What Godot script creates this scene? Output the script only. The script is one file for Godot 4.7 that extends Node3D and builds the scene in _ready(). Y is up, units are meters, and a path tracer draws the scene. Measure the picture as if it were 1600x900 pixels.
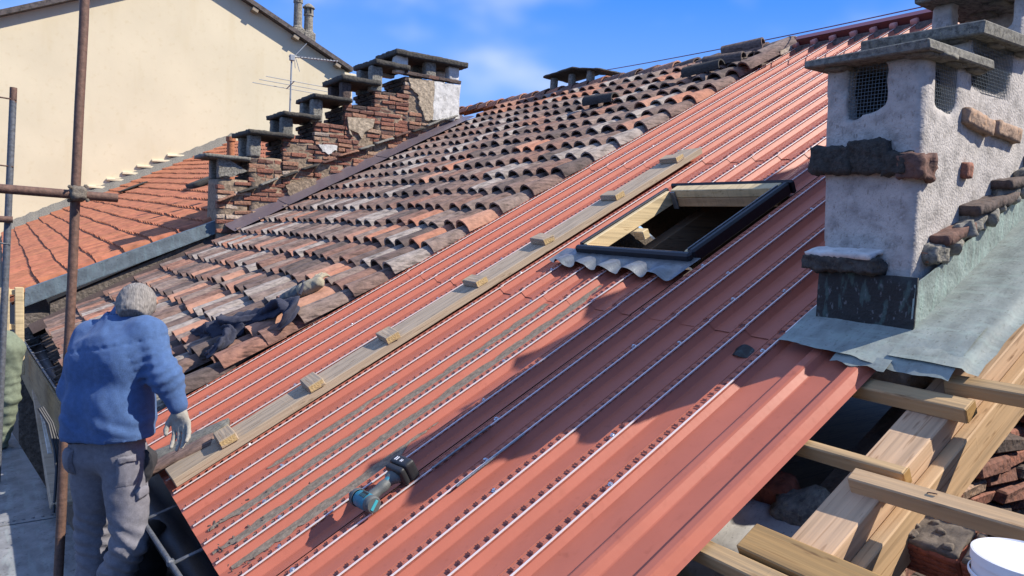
extends Node3D
# A red metal roof being laid over an old tiled one. World: x runs up the slope (level), y is up, -z runs along the eave to the far party wall.
# Roof coordinates: e along the eave (= -z), s up the slope, n out of the roof plane.
const CA := 0.8829476
const SA := 0.4694716
var RB := Basis(Vector3(CA, SA, 0), Vector3(-SA, CA, 0), Vector3(0, 0, 1))
var rng := RandomNumberGenerator.new()
var M := {}
var used := {}


func fr(e: float, s: float, n: float) -> Vector3:
	return Vector3(CA * s - SA * n, SA * s + CA * n, -e)


func rt(e: float, s: float, n: float, turn := Basis()) -> Transform3D:
	return Transform3D(RB * turn, fr(e, s, n))


func lin(r: float, g: float, b: float) -> Color:
	return Color(r, g, b).linear_to_srgb()


# ---------------------------------------------------------------- mesh builder
class MB:
	var v := PackedVector3Array()
	var n := PackedVector3Array()
	var uv := PackedVector2Array()

	func tri(a: Vector3, b: Vector3, c: Vector3) -> void:
		var k := (b - a).cross(c - a)
		if k.length_squared() < 1e-16:
			return
		k = k.normalized()
		v.append_array([a, c, b])
		n.append_array([k, k, k])

	func quad(a: Vector3, b: Vector3, c: Vector3, d: Vector3) -> void:   # counter-clockwise seen from outside
		tri(a, b, c)
		tri(a, c, d)

	func smooth(a: Vector3, b: Vector3, c: Vector3, na: Vector3, nb: Vector3, nc: Vector3) -> void:
		v.append_array([a, c, b])
		n.append_array([na, nc, nb])

	func hexa(p: Array) -> void:   # 8 corners: index bits x,y,z
		quad(p[0], p[4], p[6], p[2])
		quad(p[1], p[3], p[7], p[5])
		quad(p[0], p[1], p[5], p[4])
		quad(p[2], p[6], p[7], p[3])
		quad(p[0], p[2], p[3], p[1])
		quad(p[4], p[5], p[7], p[6])

	func plain(t: Transform3D, size: Vector3) -> void:
		var p := []
		for i in 8:
			p.append(t * (size * 0.5 * Vector3(1 if i & 1 else -1, 1 if i & 2 else -1, 1 if i & 4 else -1)))
		hexa(p)

	# a box with chamfered edges whose corners are moved a little (jit) so that no two are alike
	func box(t: Transform3D, size: Vector3, bev := 0.004, jit := 0.0, r: RandomNumberGenerator = null) -> void:
		var h := size * 0.5
		var c := []   # c[corner][axis]
		for i in 8:
			var sg := Vector3(1 if i & 1 else -1, 1 if i & 2 else -1, 1 if i & 4 else -1)
			var o := Vector3.ZERO
			if jit > 0.0:
				o = Vector3(r.randf_range(-jit, jit), r.randf_range(-jit, jit), r.randf_range(-jit, jit))
			var k := []
			for a in 3:
				var q := h - Vector3(bev, bev, bev)
				q[a] = h[a]
				k.append(t * (q * sg + o))
			c.append(k)
		for a in 3:
			var u := (a + 1) % 3
			var w := (a + 2) % 3
			for s in 2:
				var b0 := s << a
				var q := [c[b0][a], c[b0 | (1 << u)][a], c[b0 | (1 << u) | (1 << w)][a], c[b0 | (1 << w)][a]]
				if s:
					quad(q[0], q[1], q[2], q[3])
				else:
					quad(q[3], q[2], q[1], q[0])
			for su in 2:   # edges along axis a
				for sw in 2:
					var i0 := (su << u) | (sw << w)
					var i1 := i0 | (1 << a)
					if su != sw:
						quad(c[i0][u], c[i1][u], c[i1][w], c[i0][w])
					else:
						quad(c[i0][w], c[i1][w], c[i1][u], c[i0][u])
		for i in 8:
			var even: bool = ((i & 1) + ((i >> 1) & 1) + ((i >> 2) & 1)) % 2 == 1
			if even:
				tri(c[i][0], c[i][1], c[i][2])
			else:
				tri(c[i][0], c[i][2], c[i][1])

	# rows of points, smooth; (row direction) x (column direction) points inward unless flip
	func grid(rows: Array, wrap := false, flip := false) -> void:
		var nr := rows.size()
		var nc: int = rows[0].size()
		var nm := []
		for i in nr:
			var line := PackedVector3Array()
			for j in nc:
				var a: Vector3 = rows[mini(i + 1, nr - 1)][j] - rows[maxi(i - 1, 0)][j]
				var j1 := (j + 1) % nc if wrap else mini(j + 1, nc - 1)
				var j0 := (j + nc - 1) % nc if wrap else maxi(j - 1, 0)
				var k: Vector3 = a.cross(rows[i][j1] - rows[i][j0])
				if k.length_squared() < 1e-18:
					k = Vector3.UP
				line.append(k.normalized() * (-1.0 if flip else 1.0))
			nm.append(line)
		for i in nr - 1:
			for j in (nc if wrap else nc - 1):
				var j1 := (j + 1) % nc
				var p := [rows[i][j], rows[i + 1][j], rows[i + 1][j1], rows[i][j1]]
				var q := [nm[i][j], nm[i + 1][j], nm[i + 1][j1], nm[i][j1]]
				if flip:
					smooth(p[0], p[3], p[2], q[0], q[3], q[2])
					smooth(p[0], p[2], p[1], q[0], q[2], q[1])
				else:
					smooth(p[0], p[1], p[2], q[0], q[1], q[2])
					smooth(p[0], p[2], p[3], q[0], q[2], q[3])

	func fan(ring: PackedVector3Array, flip := false) -> void:
		var c := Vector3.ZERO
		for p in ring:
			c += p
		c /= ring.size()
		for i in ring.size():
			if flip:
				tri(c, ring[(i + 1) % ring.size()], ring[i])
			else:
				tri(c, ring[i], ring[(i + 1) % ring.size()])

	func tube(path: Array, radius, seg := 10, cap := true) -> void:
		var rows := []
		var up := Vector3.UP
		var d0: Vector3 = (path[1] - path[0]).normalized()
		if absf(d0.dot(up)) > 0.9:
			up = Vector3.RIGHT
		var side := d0.cross(up).normalized()
		for i in path.size():
			var d: Vector3 = (path[mini(i + 1, path.size() - 1)] - path[maxi(i - 1, 0)]).normalized()
			side = (side - d * side.dot(d)).normalized()
			var oth := side.cross(d)
			var r: float = radius if radius is float else radius[i]
			var row := PackedVector3Array()
			for k in seg:
				var a := TAU * k / seg
				row.append(path[i] + (side * cos(a) + oth * sin(a)) * r)
			rows.append(row)
		grid(rows, true, false)
		if cap:
			fan(rows[0], false)
			fan(rows[-1], true)

	func lathe(t: Transform3D, prof: Array, seg := 20, flat := false) -> void:
		var rows := []
		for p in prof:
			var row := PackedVector3Array()
			for k in seg:
				var a := TAU * k / seg
				row.append(t * Vector3(cos(a) * p.x, p.y, sin(a) * p.x))
			rows.append(row)
		if flat:
			for i in rows.size() - 1:
				for k in seg:
					var k1 := (k + 1) % seg
					quad(rows[i][k], rows[i + 1][k], rows[i + 1][k1], rows[i][k1])
		else:
			for i in rows.size() - 1:
				grid([rows[i], rows[i + 1]], true, false)

	# polygon (x, y), counter-clockwise, pushed along z from z0 to z1
	func prism(t: Transform3D, poly: PackedVector2Array, z0: float, z1: float) -> void:
		var ids := Geometry2D.triangulate_polygon(poly)
		for k in range(0, ids.size(), 3):
			var a := poly[ids[k]]
			var b := poly[ids[k + 1]]
			var c := poly[ids[k + 2]]
			if (b - a).cross(c - a) < 0:
				var x := b
				b = c
				c = x
			tri(t * Vector3(a.x, a.y, z1), t * Vector3(b.x, b.y, z1), t * Vector3(c.x, c.y, z1))
			tri(t * Vector3(a.x, a.y, z0), t * Vector3(c.x, c.y, z0), t * Vector3(b.x, b.y, z0))
		for i in poly.size():
			var a := poly[i]
			var b := poly[(i + 1) % poly.size()]
			quad(t * Vector3(a.x, a.y, z0), t * Vector3(b.x, b.y, z0), t * Vector3(b.x, b.y, z1), t * Vector3(a.x, a.y, z1))

	# a rounded, uneven block: every face is a grid whose points are moved by noise, normals smooth across edges
	func rock(t: Transform3D, size: Vector3, cell: float, amp: float, rad: float, no: FastNoiseLite, off := Vector3.ZERO) -> void:
		var h := size * 0.5
		var acc := {}
		var tris := []
		for a in 3:
			var u := (a + 1) % 3
			var w := (a + 2) % 3
			var nu := clampi(int(round(size[u] / cell)), 1, 40)
			var nw := clampi(int(round(size[w] / cell)), 1, 40)
			for s in [-1.0, 1.0]:
				var pts := []
				for i in nu + 1:
					var row := []
					for j in nw + 1:
						var q := Vector3.ZERO
						q[a] = h[a] * s
						q[u] = h[u] * (2.0 * i / nu - 1.0)
						q[w] = h[w] * (2.0 * j / nw - 1.0)
						var inner := q.clamp(-(h - Vector3(rad, rad, rad)), h - Vector3(rad, rad, rad))
						var d := (q - inner).normalized()
						var f := no.get_noise_3dv((q + off) * 100.0)
						var g := no.get_noise_3dv((q * 2.7 + off) * 100.0 + Vector3(77, 0, 0))
						row.append(t * (inner + d * (rad + amp * (f + 0.5 * g))))
					pts.append(row)
				for i in nu:
					for j in nw:
						var p := [pts[i][j], pts[i + 1][j], pts[i + 1][j + 1], pts[i][j + 1]]
						if s < 0:
							p = [p[3], p[2], p[1], p[0]]
						for k in [[0, 1, 2], [0, 2, 3]]:
							var x: Vector3 = p[k[0]]
							var y: Vector3 = p[k[1]]
							var z: Vector3 = p[k[2]]
							var m := (y - x).cross(z - x)
							for e in [x, y, z]:
								var key := Vector3i((e * 20000.0).round())
								acc[key] = acc.get(key, Vector3.ZERO) + m
							tris.append([x, y, z])
		for q in tris:
			var nn := []
			for e in q:
				nn.append((acc[Vector3i((e * 20000.0).round())] as Vector3).normalized())
			smooth(q[0], q[1], q[2], nn[0], nn[1], nn[2])

	func mesh() -> ArrayMesh:
		var a := []
		a.resize(Mesh.ARRAY_MAX)
		a[Mesh.ARRAY_VERTEX] = v
		a[Mesh.ARRAY_NORMAL] = n
		if uv.size() == v.size() and uv.size() > 0:
			a[Mesh.ARRAY_TEX_UV] = uv
		var m := ArrayMesh.new()
		m.add_surface_from_arrays(Mesh.PRIMITIVE_TRIANGLES, a)
		return m


# ---------------------------------------------------------------- surface nets of a distance field
func field_mesh(mb: MB, lo: Vector3, hi: Vector3, cell: float, f: Callable, slack := 1.25) -> void:
	var dim := Vector3i(((hi - lo) / cell).ceil()) + Vector3i.ONE
	var nx := dim.x
	var ny := dim.y
	var nz := dim.z
	var val := PackedFloat32Array()
	val.resize(nx * ny * nz)
	val.fill(1e9)
	var B := 4
	var half := cell * B * 0.5
	var reach := half * 1.7321 * slack + cell
	var live := []
	for bx in range(0, nx - 1, B):
		for by in range(0, ny - 1, B):
			for bz in range(0, nz - 1, B):
				var c := lo + Vector3(bx, by, bz) * cell + Vector3(half, half, half)
				if absf(f.call(c)) > reach:
					continue
				live.append(Vector3i(bx, by, bz))
				for i in range(bx, mini(bx + B, nx - 1) + 1):
					for j in range(by, mini(by + B, ny - 1) + 1):
						for k in range(bz, mini(bz + B, nz - 1) + 1):
							var id := (i * ny + j) * nz + k
							if val[id] > 1e8:
								val[id] = f.call(lo + Vector3(i, j, k) * cell)
	var vid := PackedInt32Array()
	vid.resize(nx * ny * nz)
	vid.fill(-1)
	var vs := PackedVector3Array()
	var cells := []
	var offs := [0, nz * ny, nz, nz * ny + nz, 1, nz * ny + 1, nz + 1, nz * ny + nz + 1]
	var edges := [[0, 1], [2, 3], [4, 5], [6, 7], [0, 2], [1, 3], [4, 6], [5, 7], [0, 4], [1, 5], [2, 6], [3, 7]]
	for b in live:
		for i in range(b.x, mini(b.x + B, nx - 1)):
			for j in range(b.y, mini(b.y + B, ny - 1)):
				for k in range(b.z, mini(b.z + B, nz - 1)):
					var id := (i * ny + j) * nz + k
					var neg := 0
					for o in 8:
						if val[id + offs[o]] < 0.0:
							neg += 1
					if neg == 0 or neg == 8:
						continue
					var sum := Vector3.ZERO
					var cnt := 0
					for e in edges:
						var a := val[id + offs[e[0]]]
						var c := val[id + offs[e[1]]]
						if (a < 0.0) != (c < 0.0):
							var t := a / (a - c)
							var p0 := Vector3(e[0] & 1, (e[0] >> 1) & 1, e[0] >> 2)
							var p1 := Vector3(e[1] & 1, (e[1] >> 1) & 1, e[1] >> 2)
							sum += p0.lerp(p1, t)
							cnt += 1
					vid[id] = vs.size()
					vs.append(lo + (Vector3(i, j, k) + sum / cnt) * cell)
					cells.append(Vector3i(i, j, k))
	var faces := []
	var nrm := PackedVector3Array()
	nrm.resize(vs.size())
	var step := [ny * nz, nz, 1]
	for c in cells:
		var id: int = (c.x * ny + c.y) * nz + c.z
		for a in 3:
			var u := (a + 1) % 3
			var w := (a + 2) % 3
			if c[u] == 0 or c[w] == 0:
				continue
			var s0 := val[id] < 0.0
			var s1 := val[id + step[a]] < 0.0
			if s0 == s1:
				continue
			var q := [vid[id], vid[id - step[u]], vid[id - step[u] - step[w]], vid[id - step[w]]]
			if q.min() < 0:
				continue
			if not s0:
				q.reverse()
			faces.append(q)
			var m := (vs[q[2]] - vs[q[0]]).cross(vs[q[3]] - vs[q[1]])
			for k in q:
				nrm[k] += m
	for k in nrm.size():
		nrm[k] = nrm[k].normalized()
	for q in faces:
		mb.smooth(vs[q[0]], vs[q[1]], vs[q[2]], nrm[q[0]], nrm[q[1]], nrm[q[2]])
		mb.smooth(vs[q[0]], vs[q[2]], vs[q[3]], nrm[q[0]], nrm[q[2]], nrm[q[3]])


# smooth union of tapered capsules; bones: [a, b, ra, rb]
func bones_at(p: Vector3, bones: Array, k: float) -> float:
	var d := 1e9
	for b in bones:
		var a: Vector3 = b[0]
		var ab: Vector3 = b[1] - a
		var l := ab.length_squared()
		var h := clampf((p - a).dot(ab) / l, 0.0, 1.0) if l > 1e-9 else 0.0
		var x: float = (p - a - ab * h).length() - lerpf(b[2], b[3], h)
		if x > d + k:
			continue
		var m := maxf(k - absf(d - x), 0.0) / k
		d = minf(d, x) - m * m * k * 0.25
	return d


func sd_box(p: Vector3, c: Vector3, h: Vector3, r: float) -> float:
	var q := (p - c).abs() - h + Vector3(r, r, r)
	return q.max(Vector3.ZERO).length() + minf(maxf(q.x, maxf(q.y, q.z)), 0.0) - r


# ---------------------------------------------------------------- nodes
func numbered(called: String) -> String:
	var k: int = used.get(called, 0)
	used[called] = k + 1
	return called if k == 0 else "%s_%03d" % [called, k]


func tag(o: Node, label: String, category: String, group := "", kind := "") -> Node:
	o.set_meta("label", label)
	if category:
		o.set_meta("category", category)
	if group:
		o.set_meta("group", group)
	if kind:
		o.set_meta("kind", kind)
	return o


func thing(called: String, label: String, category: String, at := Transform3D(), group := "") -> Node3D:
	var o := Node3D.new()
	o.name = numbered(called)
	o.transform = at
	add_child(o)
	tag(o, label, category, group)
	return o


func part(called: String, mesh: Mesh, mat: Material, parent: Node = self, at := Transform3D()) -> MeshInstance3D:
	var o := MeshInstance3D.new()
	o.name = numbered(called) if parent == self else called
	o.mesh = mesh
	o.material_override = mat
	o.transform = at
	parent.add_child(o, true)
	return o


func copies(called: String, mesh: Mesh, mat: Material, parent: Node, list: Array, tints: Array = []) -> MultiMeshInstance3D:
	var mm := MultiMesh.new()
	mm.transform_format = MultiMesh.TRANSFORM_3D
	mm.use_colors = not tints.is_empty()
	mm.mesh = mesh
	mm.instance_count = list.size()
	for i in list.size():
		mm.set_instance_transform(i, list[i])
		if tints:
			mm.set_instance_color(i, tints[i])
	var o := MultiMeshInstance3D.new()
	o.name = called
	o.multimesh = mm
	o.material_override = mat
	o.set_meta("kind", "stuff")
	parent.add_child(o, true)
	return o


# ---------------------------------------------------------------- textures
func noise(sd: int, freq: float, oct := 4, type := FastNoiseLite.TYPE_SIMPLEX_SMOOTH) -> FastNoiseLite:
	var f := FastNoiseLite.new()
	f.seed = sd
	f.frequency = freq
	f.noise_type = type
	f.fractal_octaves = oct
	return f


# layers: [seed, frequency, octaves, sx, sy, [[pos, Color], ...], (cellular)]: each composited over the last by its alpha
func picture(layers: Array, size := 512) -> ImageTexture:
	var out := PackedFloat32Array()
	out.resize(size * size * 3)
	var first := true
	for l in layers:
		var f := noise(l[0], l[1], l[2], FastNoiseLite.TYPE_CELLULAR if l.size() > 6 else FastNoiseLite.TYPE_SIMPLEX_SMOOTH)
		var im := f.get_seamless_image(maxi(16, int(size / l[3])), maxi(16, int(size / l[4])))
		if im.get_width() != size or im.get_height() != size:
			im.resize(size, size, Image.INTERPOLATE_CUBIC)
		im.convert(Image.FORMAT_L8)
		var d := im.get_data()
		var g := Gradient.new()
		var offs := PackedFloat32Array()
		var cols := PackedColorArray()
		for s in l[5]:
			offs.append(s[0])
			cols.append(s[1])
		g.offsets = offs
		g.colors = cols
		var lr := PackedFloat32Array()
		var lg := PackedFloat32Array()
		var lb := PackedFloat32Array()
		var la := PackedFloat32Array()
		for i in 256:
			var c := g.sample(i / 255.0)
			lr.append(c.r)
			lg.append(c.g)
			lb.append(c.b)
			la.append(1.0 if first else c.a)
		for i in size * size:
			var x := d[i]
			var a := la[x]
			if a <= 0.0:
				continue
			var j := i * 3
			var b := 1.0 - a
			out[j] = out[j] * b + lr[x] * a
			out[j + 1] = out[j + 1] * b + lg[x] * a
			out[j + 2] = out[j + 2] * b + lb[x] * a
		first = false
	var bytes := PackedByteArray()
	bytes.resize(size * size * 3)
	for i in out.size():
		bytes[i] = int(clampf(out[i], 0.0, 1.0) * 255.0)
	return ImageTexture.create_from_image(Image.create_from_data(size, size, false, Image.FORMAT_RGB8, bytes))


func bump(sd: int, freq: float, oct: int, strength: float, sx := 1.0, sy := 1.0, size := 512) -> ImageTexture:
	var im := noise(sd, freq, oct).get_seamless_image(int(size / sx), int(size / sy))
	if im.get_width() != size or im.get_height() != size:
		im.resize(size, size, Image.INTERPOLATE_CUBIC)
	im.convert(Image.FORMAT_RF)
	im.bump_map_to_normal_map(strength)
	return ImageTexture.create_from_image(im)


func gr(k: float) -> Color:
	return Color(k, k, k)


func mat(called: String, col: Color, rough: float, tex: Texture2D = null, scale := Vector3.ONE, nrm: Texture2D = null, nscale := 1.0, world := false, metal := 0.0) -> StandardMaterial3D:
	var m := StandardMaterial3D.new()
	m.resource_name = called
	m.albedo_color = col
	m.roughness = rough
	m.metallic = metal
	m.albedo_texture = tex
	if nrm:
		m.normal_enabled = true
		m.normal_texture = nrm
		m.normal_scale = nscale
	m.uv1_triplanar = true
	m.uv1_world_triplanar = world
	m.uv1_scale = scale
	m.cull_mode = BaseMaterial3D.CULL_DISABLED
	M[called] = m
	return m


func tinted(called: String, from: String, col: Color) -> StandardMaterial3D:
	var m: StandardMaterial3D = M[from].duplicate()
	m.resource_name = called
	m.albedo_color = col
	M[called] = m
	return m


func _ready() -> void:
	rng.seed = 4711
	# camera: 1.5 m over the roof plane at the eave, looking along the eave and up the slope
	var cam := Camera3D.new()
	cam.name = "camera"
	cam.fov = 42.79
	cam.near = 0.05
	cam.far = 6000.0
	cam.transform = Transform3D(Basis(Vector3(0.8207, 0.0449, 0.5690), Vector3(0.0102, 0.9957, -0.0924), Vector3(-0.5712, 0.0814, 0.8168)).orthonormalized(), Vector3(-0.7042, 1.3244, 0))
	add_child(cam)
	cam.current = true
	# sky, sun, exposure
	var we := WorldEnvironment.new()
	we.name = "environment"
	var env := Environment.new()
	env.background_mode = Environment.BG_SKY
	env.sky = Sky.new()
	env.sky.sky_material = sky_material()
	env.tonemap_mode = Environment.TONE_MAPPER_LINEAR
	env.tonemap_exposure = 1.75
	env.background_energy_multiplier = 1.0
	env.sdfgi_enabled = true
	env.ssao_enabled = true
	env.ssil_enabled = true
	we.environment = env
	add_child(we)
	var sun := DirectionalLight3D.new()
	sun.name = "sun"
	sun.light_energy = 1.38
	sun.light_angular_distance = 0.55
	sun.light_color = Color(1.0, 0.965, 0.91)
	sun.shadow_enabled = true
	add_child(sun)
	sun.look_at_from_position(Vector3(5.28, 7.15, 4.55), Vector3.ZERO)
	materials()
	# large structure
	ground_and_house()
	yellow_house()
	neighbour_roof()
	old_tiles()
	metal_roof()
	party_wall()
	chimney_stack()
	near_chimney()
	opening()
	skylight()
	# objects
	eave()
	scaffold()
	on_the_roof()
	ridge_things()
	people()


func sky_material() -> PanoramaSkyMaterial:
	var w := 1024
	var h := 512
	var wisps := noise(31, 0.011, 5)
	var veil := noise(32, 0.004, 4)
	var data := PackedFloat32Array()
	data.resize(w * h * 3)
	var j := 0
	var to_sun := Vector3(5.28, 7.15, 4.55).normalized()
	for y in h:
		var el := (0.5 - (y + 0.5) / h) * 180.0
		var t := clampf(el / 90.0, 0.0, 1.0)
		var c: Vector3
		if el < 0.0:
			c = Vector3(0.20, 0.19, 0.17)
		else:
			var g := Vector3(0.11, 0.20, 0.38)
			var m := Vector3(0.027, 0.165, 0.58)
			var l := Vector3(0.36, 0.52, 0.76)
			c = m.lerp(g, smoothstep(0.2, 0.9, t)) if t > 0.2 else l.lerp(m, pow(clampf(t / 0.2, 0.0, 1.0), 0.62))
		var band := 0.55 + 0.45 * smoothstep(24.0, 10.0, el)
		for x in w:
			var k := c
			if el > 0.0:
				var a := TAU * x / w
				var q := Vector3(cos(a) * 330.0 * cos(deg_to_rad(el)), el * 14.0, sin(a) * 330.0 * cos(deg_to_rad(el)))
				var f := wisps.get_noise_3dv(q) * 0.6 + veil.get_noise_3dv(q) * 0.8
				var cl := smoothstep(-0.08, 0.55, f) * band * 0.60
				k = c.lerp(Vector3(0.55, 0.585, 0.64), cl)
				# the bright air round the sun
				var dirv := Vector3(-sin(a) * cos(deg_to_rad(el)), sin(deg_to_rad(el)), cos(a) * cos(deg_to_rad(el)))
				var off := rad_to_deg(acos(clampf(dirv.dot(to_sun), -1.0, 1.0)))
				k += Vector3(0.42, 0.38, 0.31) * exp(-off / 20.0)
			data[j] = k.x
			data[j + 1] = k.y
			data[j + 2] = k.z
			j += 3
	var sm := PanoramaSkyMaterial.new()
	sm.panorama = ImageTexture.create_from_image(Image.create_from_data(w, h, false, Image.FORMAT_RGBF, data.to_byte_array()))
	return sm


func materials() -> void:
	var W := Color(1, 1, 1, 0)
	var fine := bump(11, 0.06, 4, 3.0)
	var rough := bump(12, 0.025, 5, 6.0)
	var grainy := bump(13, 0.02, 4, 4.0, 8.0, 1.0)
	# red painted sheet: thin scuffs and a little dust
	var scuff := picture([
		[21, 0.01, 4, 1, 1, [[0.0, gr(0.93)], [1.0, gr(1.0)]]],
		[22, 0.02, 3, 6, 1, [[0.0, Color(0.95, 0.9, 0.86, 0)], [0.66, Color(0.95, 0.9, 0.86, 0)], [0.82, Color(1, 0.97, 0.95, 0.4)], [1.0, Color(1, 0.97, 0.95, 0.5)]]],
		[23, 0.03, 5, 1, 1, [[0.0, Color(0.62, 0.56, 0.5, 0.45)], [0.26, Color(0.62, 0.56, 0.5, 0.0)], [1.0, Color(0.6, 0.55, 0.5, 0.0)]]],
	])
	mat("sheet", lin(0.43, 0.135, 0.088), 0.45, scuff, Vector3(0.9, 0.9, 0.9), fine, 0.06, true).metallic_specular = 0.34
	mat("strip", lin(0.44, 0.15, 0.10), 0.6, scuff, Vector3(2.0, 2.0, 2.0), null, 1.0, true).metallic_specular = 0.3
	mat("lip", lin(0.80, 0.74, 0.72), 0.35, null, Vector3.ONE, null, 1.0, false, 0.25)
	mat("zinc_screw", lin(0.6, 0.6, 0.62), 0.3, null, Vector3.ONE, null, 1.0, false, 0.9)
	mat("maroon", lin(0.12, 0.022, 0.02), 0.45, scuff, Vector3(2, 2, 2), null, 1.0, true)
	mat("closure", lin(0.55, 0.25, 0.21), 0.55, scuff, Vector3(4, 4, 4), fine, 0.3, true)
	# old clay tiles: fired clay under lichen, soot and lime bloom, three tables of wear
	var lichen := picture([
		[41, 0.012, 5, 1, 1, [[0.0, gr(0.62)], [0.45, gr(0.85)], [1.0, gr(1.0)]]],
		[42, 0.02, 5, 3, 1, [[0.0, Color(0.16, 0.15, 0.15, 0.85)], [0.3, Color(0.2, 0.18, 0.18, 0.5)], [0.5, Color(0.2, 0.18, 0.18, 0.0)], [1.0, Color(0.2, 0.2, 0.2, 0.0)]]],
		[43, 0.03, 5, 2, 1, [[0.0, Color(0.8, 0.8, 0.78, 0)], [0.6, Color(0.8, 0.8, 0.78, 0)], [0.72, Color(0.82, 0.83, 0.8, 0.6)], [1.0, Color(0.9, 0.9, 0.86, 0.85)]]],
		[44, 0.09, 3, 1, 1, [[0.0, Color(0.1, 0.1, 0.1, 0.55)], [0.25, Color(0.1, 0.1, 0.1, 0)], [1.0, Color(0, 0, 0, 0)]]],
	])
	var clay := picture([
		[51, 0.015, 5, 1, 1, [[0.0, gr(0.68)], [0.5, gr(0.9)], [1.0, gr(1.0)]]],
		[52, 0.03, 5, 3, 1, [[0.0, Color(0.25, 0.22, 0.2, 0.6)], [0.3, Color(0.25, 0.22, 0.2, 0.0)], [1.0, Color(0.2, 0.2, 0.2, 0)]]],
		[53, 0.05, 4, 2, 1, [[0.0, Color(0.9, 0.8, 0.72, 0)], [0.68, Color(0.9, 0.8, 0.72, 0)], [1.0, Color(0.95, 0.86, 0.78, 0.6)]]],
	])
	var ts := Vector3(1.3, 2.6, 2.6)
	var k := 0
	for c in [lin(0.31, 0.17, 0.128), lin(0.28, 0.18, 0.145), lin(0.20, 0.137, 0.118), lin(0.38, 0.19, 0.135), lin(0.33, 0.24, 0.20), lin(0.155, 0.113, 0.10)]:
		mat("tile_%d" % k, c, 0.9, lichen, ts, rough, 0.7, true)
		k += 1
	for c in [lin(0.50, 0.22, 0.135), lin(0.44, 0.225, 0.155), lin(0.52, 0.27, 0.18)]:
		mat("tile_%d" % k, c, 0.88, clay, ts, rough, 0.5, true)
		k += 1
	mat("tile_9", lin(0.46, 0.39, 0.345), 0.92, lichen, ts, rough, 0.7, true)
	mat("tile_dark", lin(0.05, 0.045, 0.042), 0.9, clay, ts, rough, 0.8, true)
	var many := mat("tile_many", Color.WHITE, 0.9, lichen, ts, rough, 0.7, true)
	many.vertex_color_use_as_albedo = true
	var orange := mat("tile_orange", Color.WHITE, 0.85, clay, Vector3(0.8, 0.8, 0.8), fine, 0.3, true)
	orange.vertex_color_use_as_albedo = true
	# masonry
	var brick := picture([
		[61, 0.02, 5, 1, 1, [[0.0, gr(0.55)], [0.5, gr(0.88)], [1.0, gr(1.0)]]],
		[62, 0.05, 4, 1, 1, [[0.0, Color(0.1, 0.08, 0.07, 0.6)], [0.3, Color(0.1, 0.08, 0.07, 0)], [1.0, Color(0, 0, 0, 0)]]],
		[63, 0.025, 5, 1, 1, [[0.0, Color(0.95, 0.9, 0.82, 0)], [0.62, Color(0.95, 0.9, 0.82, 0)], [0.75, Color(1, 0.94, 0.86, 0.65)], [1.0, Color(1, 0.95, 0.88, 0.85)]]],
	])
	k = 0
	for c in [lin(0.30, 0.125, 0.085), lin(0.24, 0.11, 0.08), lin(0.36, 0.19, 0.125), lin(0.17, 0.09, 0.07), lin(0.11, 0.08, 0.07), lin(0.40, 0.27, 0.19), lin(0.52, 0.42, 0.34)]:
		mat("brick_%d" % k, c, 0.92, brick, Vector3(2.5, 2.5, 2.5), rough, 0.9, true)
		k += 1
	mat("brick_soot_shade", lin(0.06, 0.05, 0.046), 0.95, brick, Vector3(2.5, 2.5, 2.5), rough, 0.9, true)  # soot together with shade put into the colour; for returns and flue walls
	var mortar := picture([
		[71, 0.015, 5, 1, 1, [[0.0, gr(0.6)], [1.0, gr(1.0)]]],
		[72, 0.04, 5, 1, 1, [[0.0, Color(0.2, 0.16, 0.13, 0.7)], [0.32, Color(0.2, 0.16, 0.13, 0)], [1.0, Color(0, 0, 0, 0)]]],
		[73, 0.12, 3, 1, 1, [[0.0, gr(0.5)], [0.3, Color(0.5, 0.5, 0.5, 0)], [0.75, Color(1, 1, 1, 0)], [1.0, Color(1, 1, 1, 0.6)]]],
	])
	mat("mortar", lin(0.40, 0.30, 0.21), 0.95, mortar, Vector3(1.6, 1.6, 1.6), rough, 1.0, true)
	mat("mortar_dark", lin(0.22, 0.18, 0.145), 0.95, mortar, Vector3(1.6, 1.6, 1.6), rough, 1.0, true)
	mat("render_warm", lin(0.62, 0.50, 0.36), 0.95, mortar, Vector3(1.4, 1.4, 1.4), rough, 0.7, true)
	var plaster := picture([
		[75, 0.012, 5, 1, 1, [[0.0, gr(0.72)], [0.5, gr(0.92)], [1.0, gr(1.0)]]],
		[76, 0.05, 4, 1, 2, [[0.0, Color(0.45, 0.42, 0.38, 0.55)], [0.3, Color(0.45, 0.42, 0.38, 0)], [1.0, Color(0, 0, 0, 0)]]],
		[77, 0.16, 3, 1, 1, [[0.0, Color(0.3, 0.28, 0.26, 0.8)], [0.26, Color(0.3, 0.28, 0.26, 0)], [1.0, Color(0, 0, 0, 0)]]],
		[78, 0.018, 4, 1, 1, [[0.0, Color(1, 1, 1, 0)], [0.62, Color(1, 1, 1, 0)], [0.8, Color(1, 1, 1, 0.7)], [1.0, Color(1, 1, 1, 0.9)]]],
	])
	mat("plaster", lin(0.50, 0.465, 0.43), 0.95, plaster, Vector3(1.9, 1.9, 1.9), bump(16, 0.07, 5, 5.0), 0.5, true)
	mat("render_white", lin(0.72, 0.70, 0.66), 0.95, plaster, Vector3(1.0, 1.0, 1.0), rough, 0.3, true)
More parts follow.
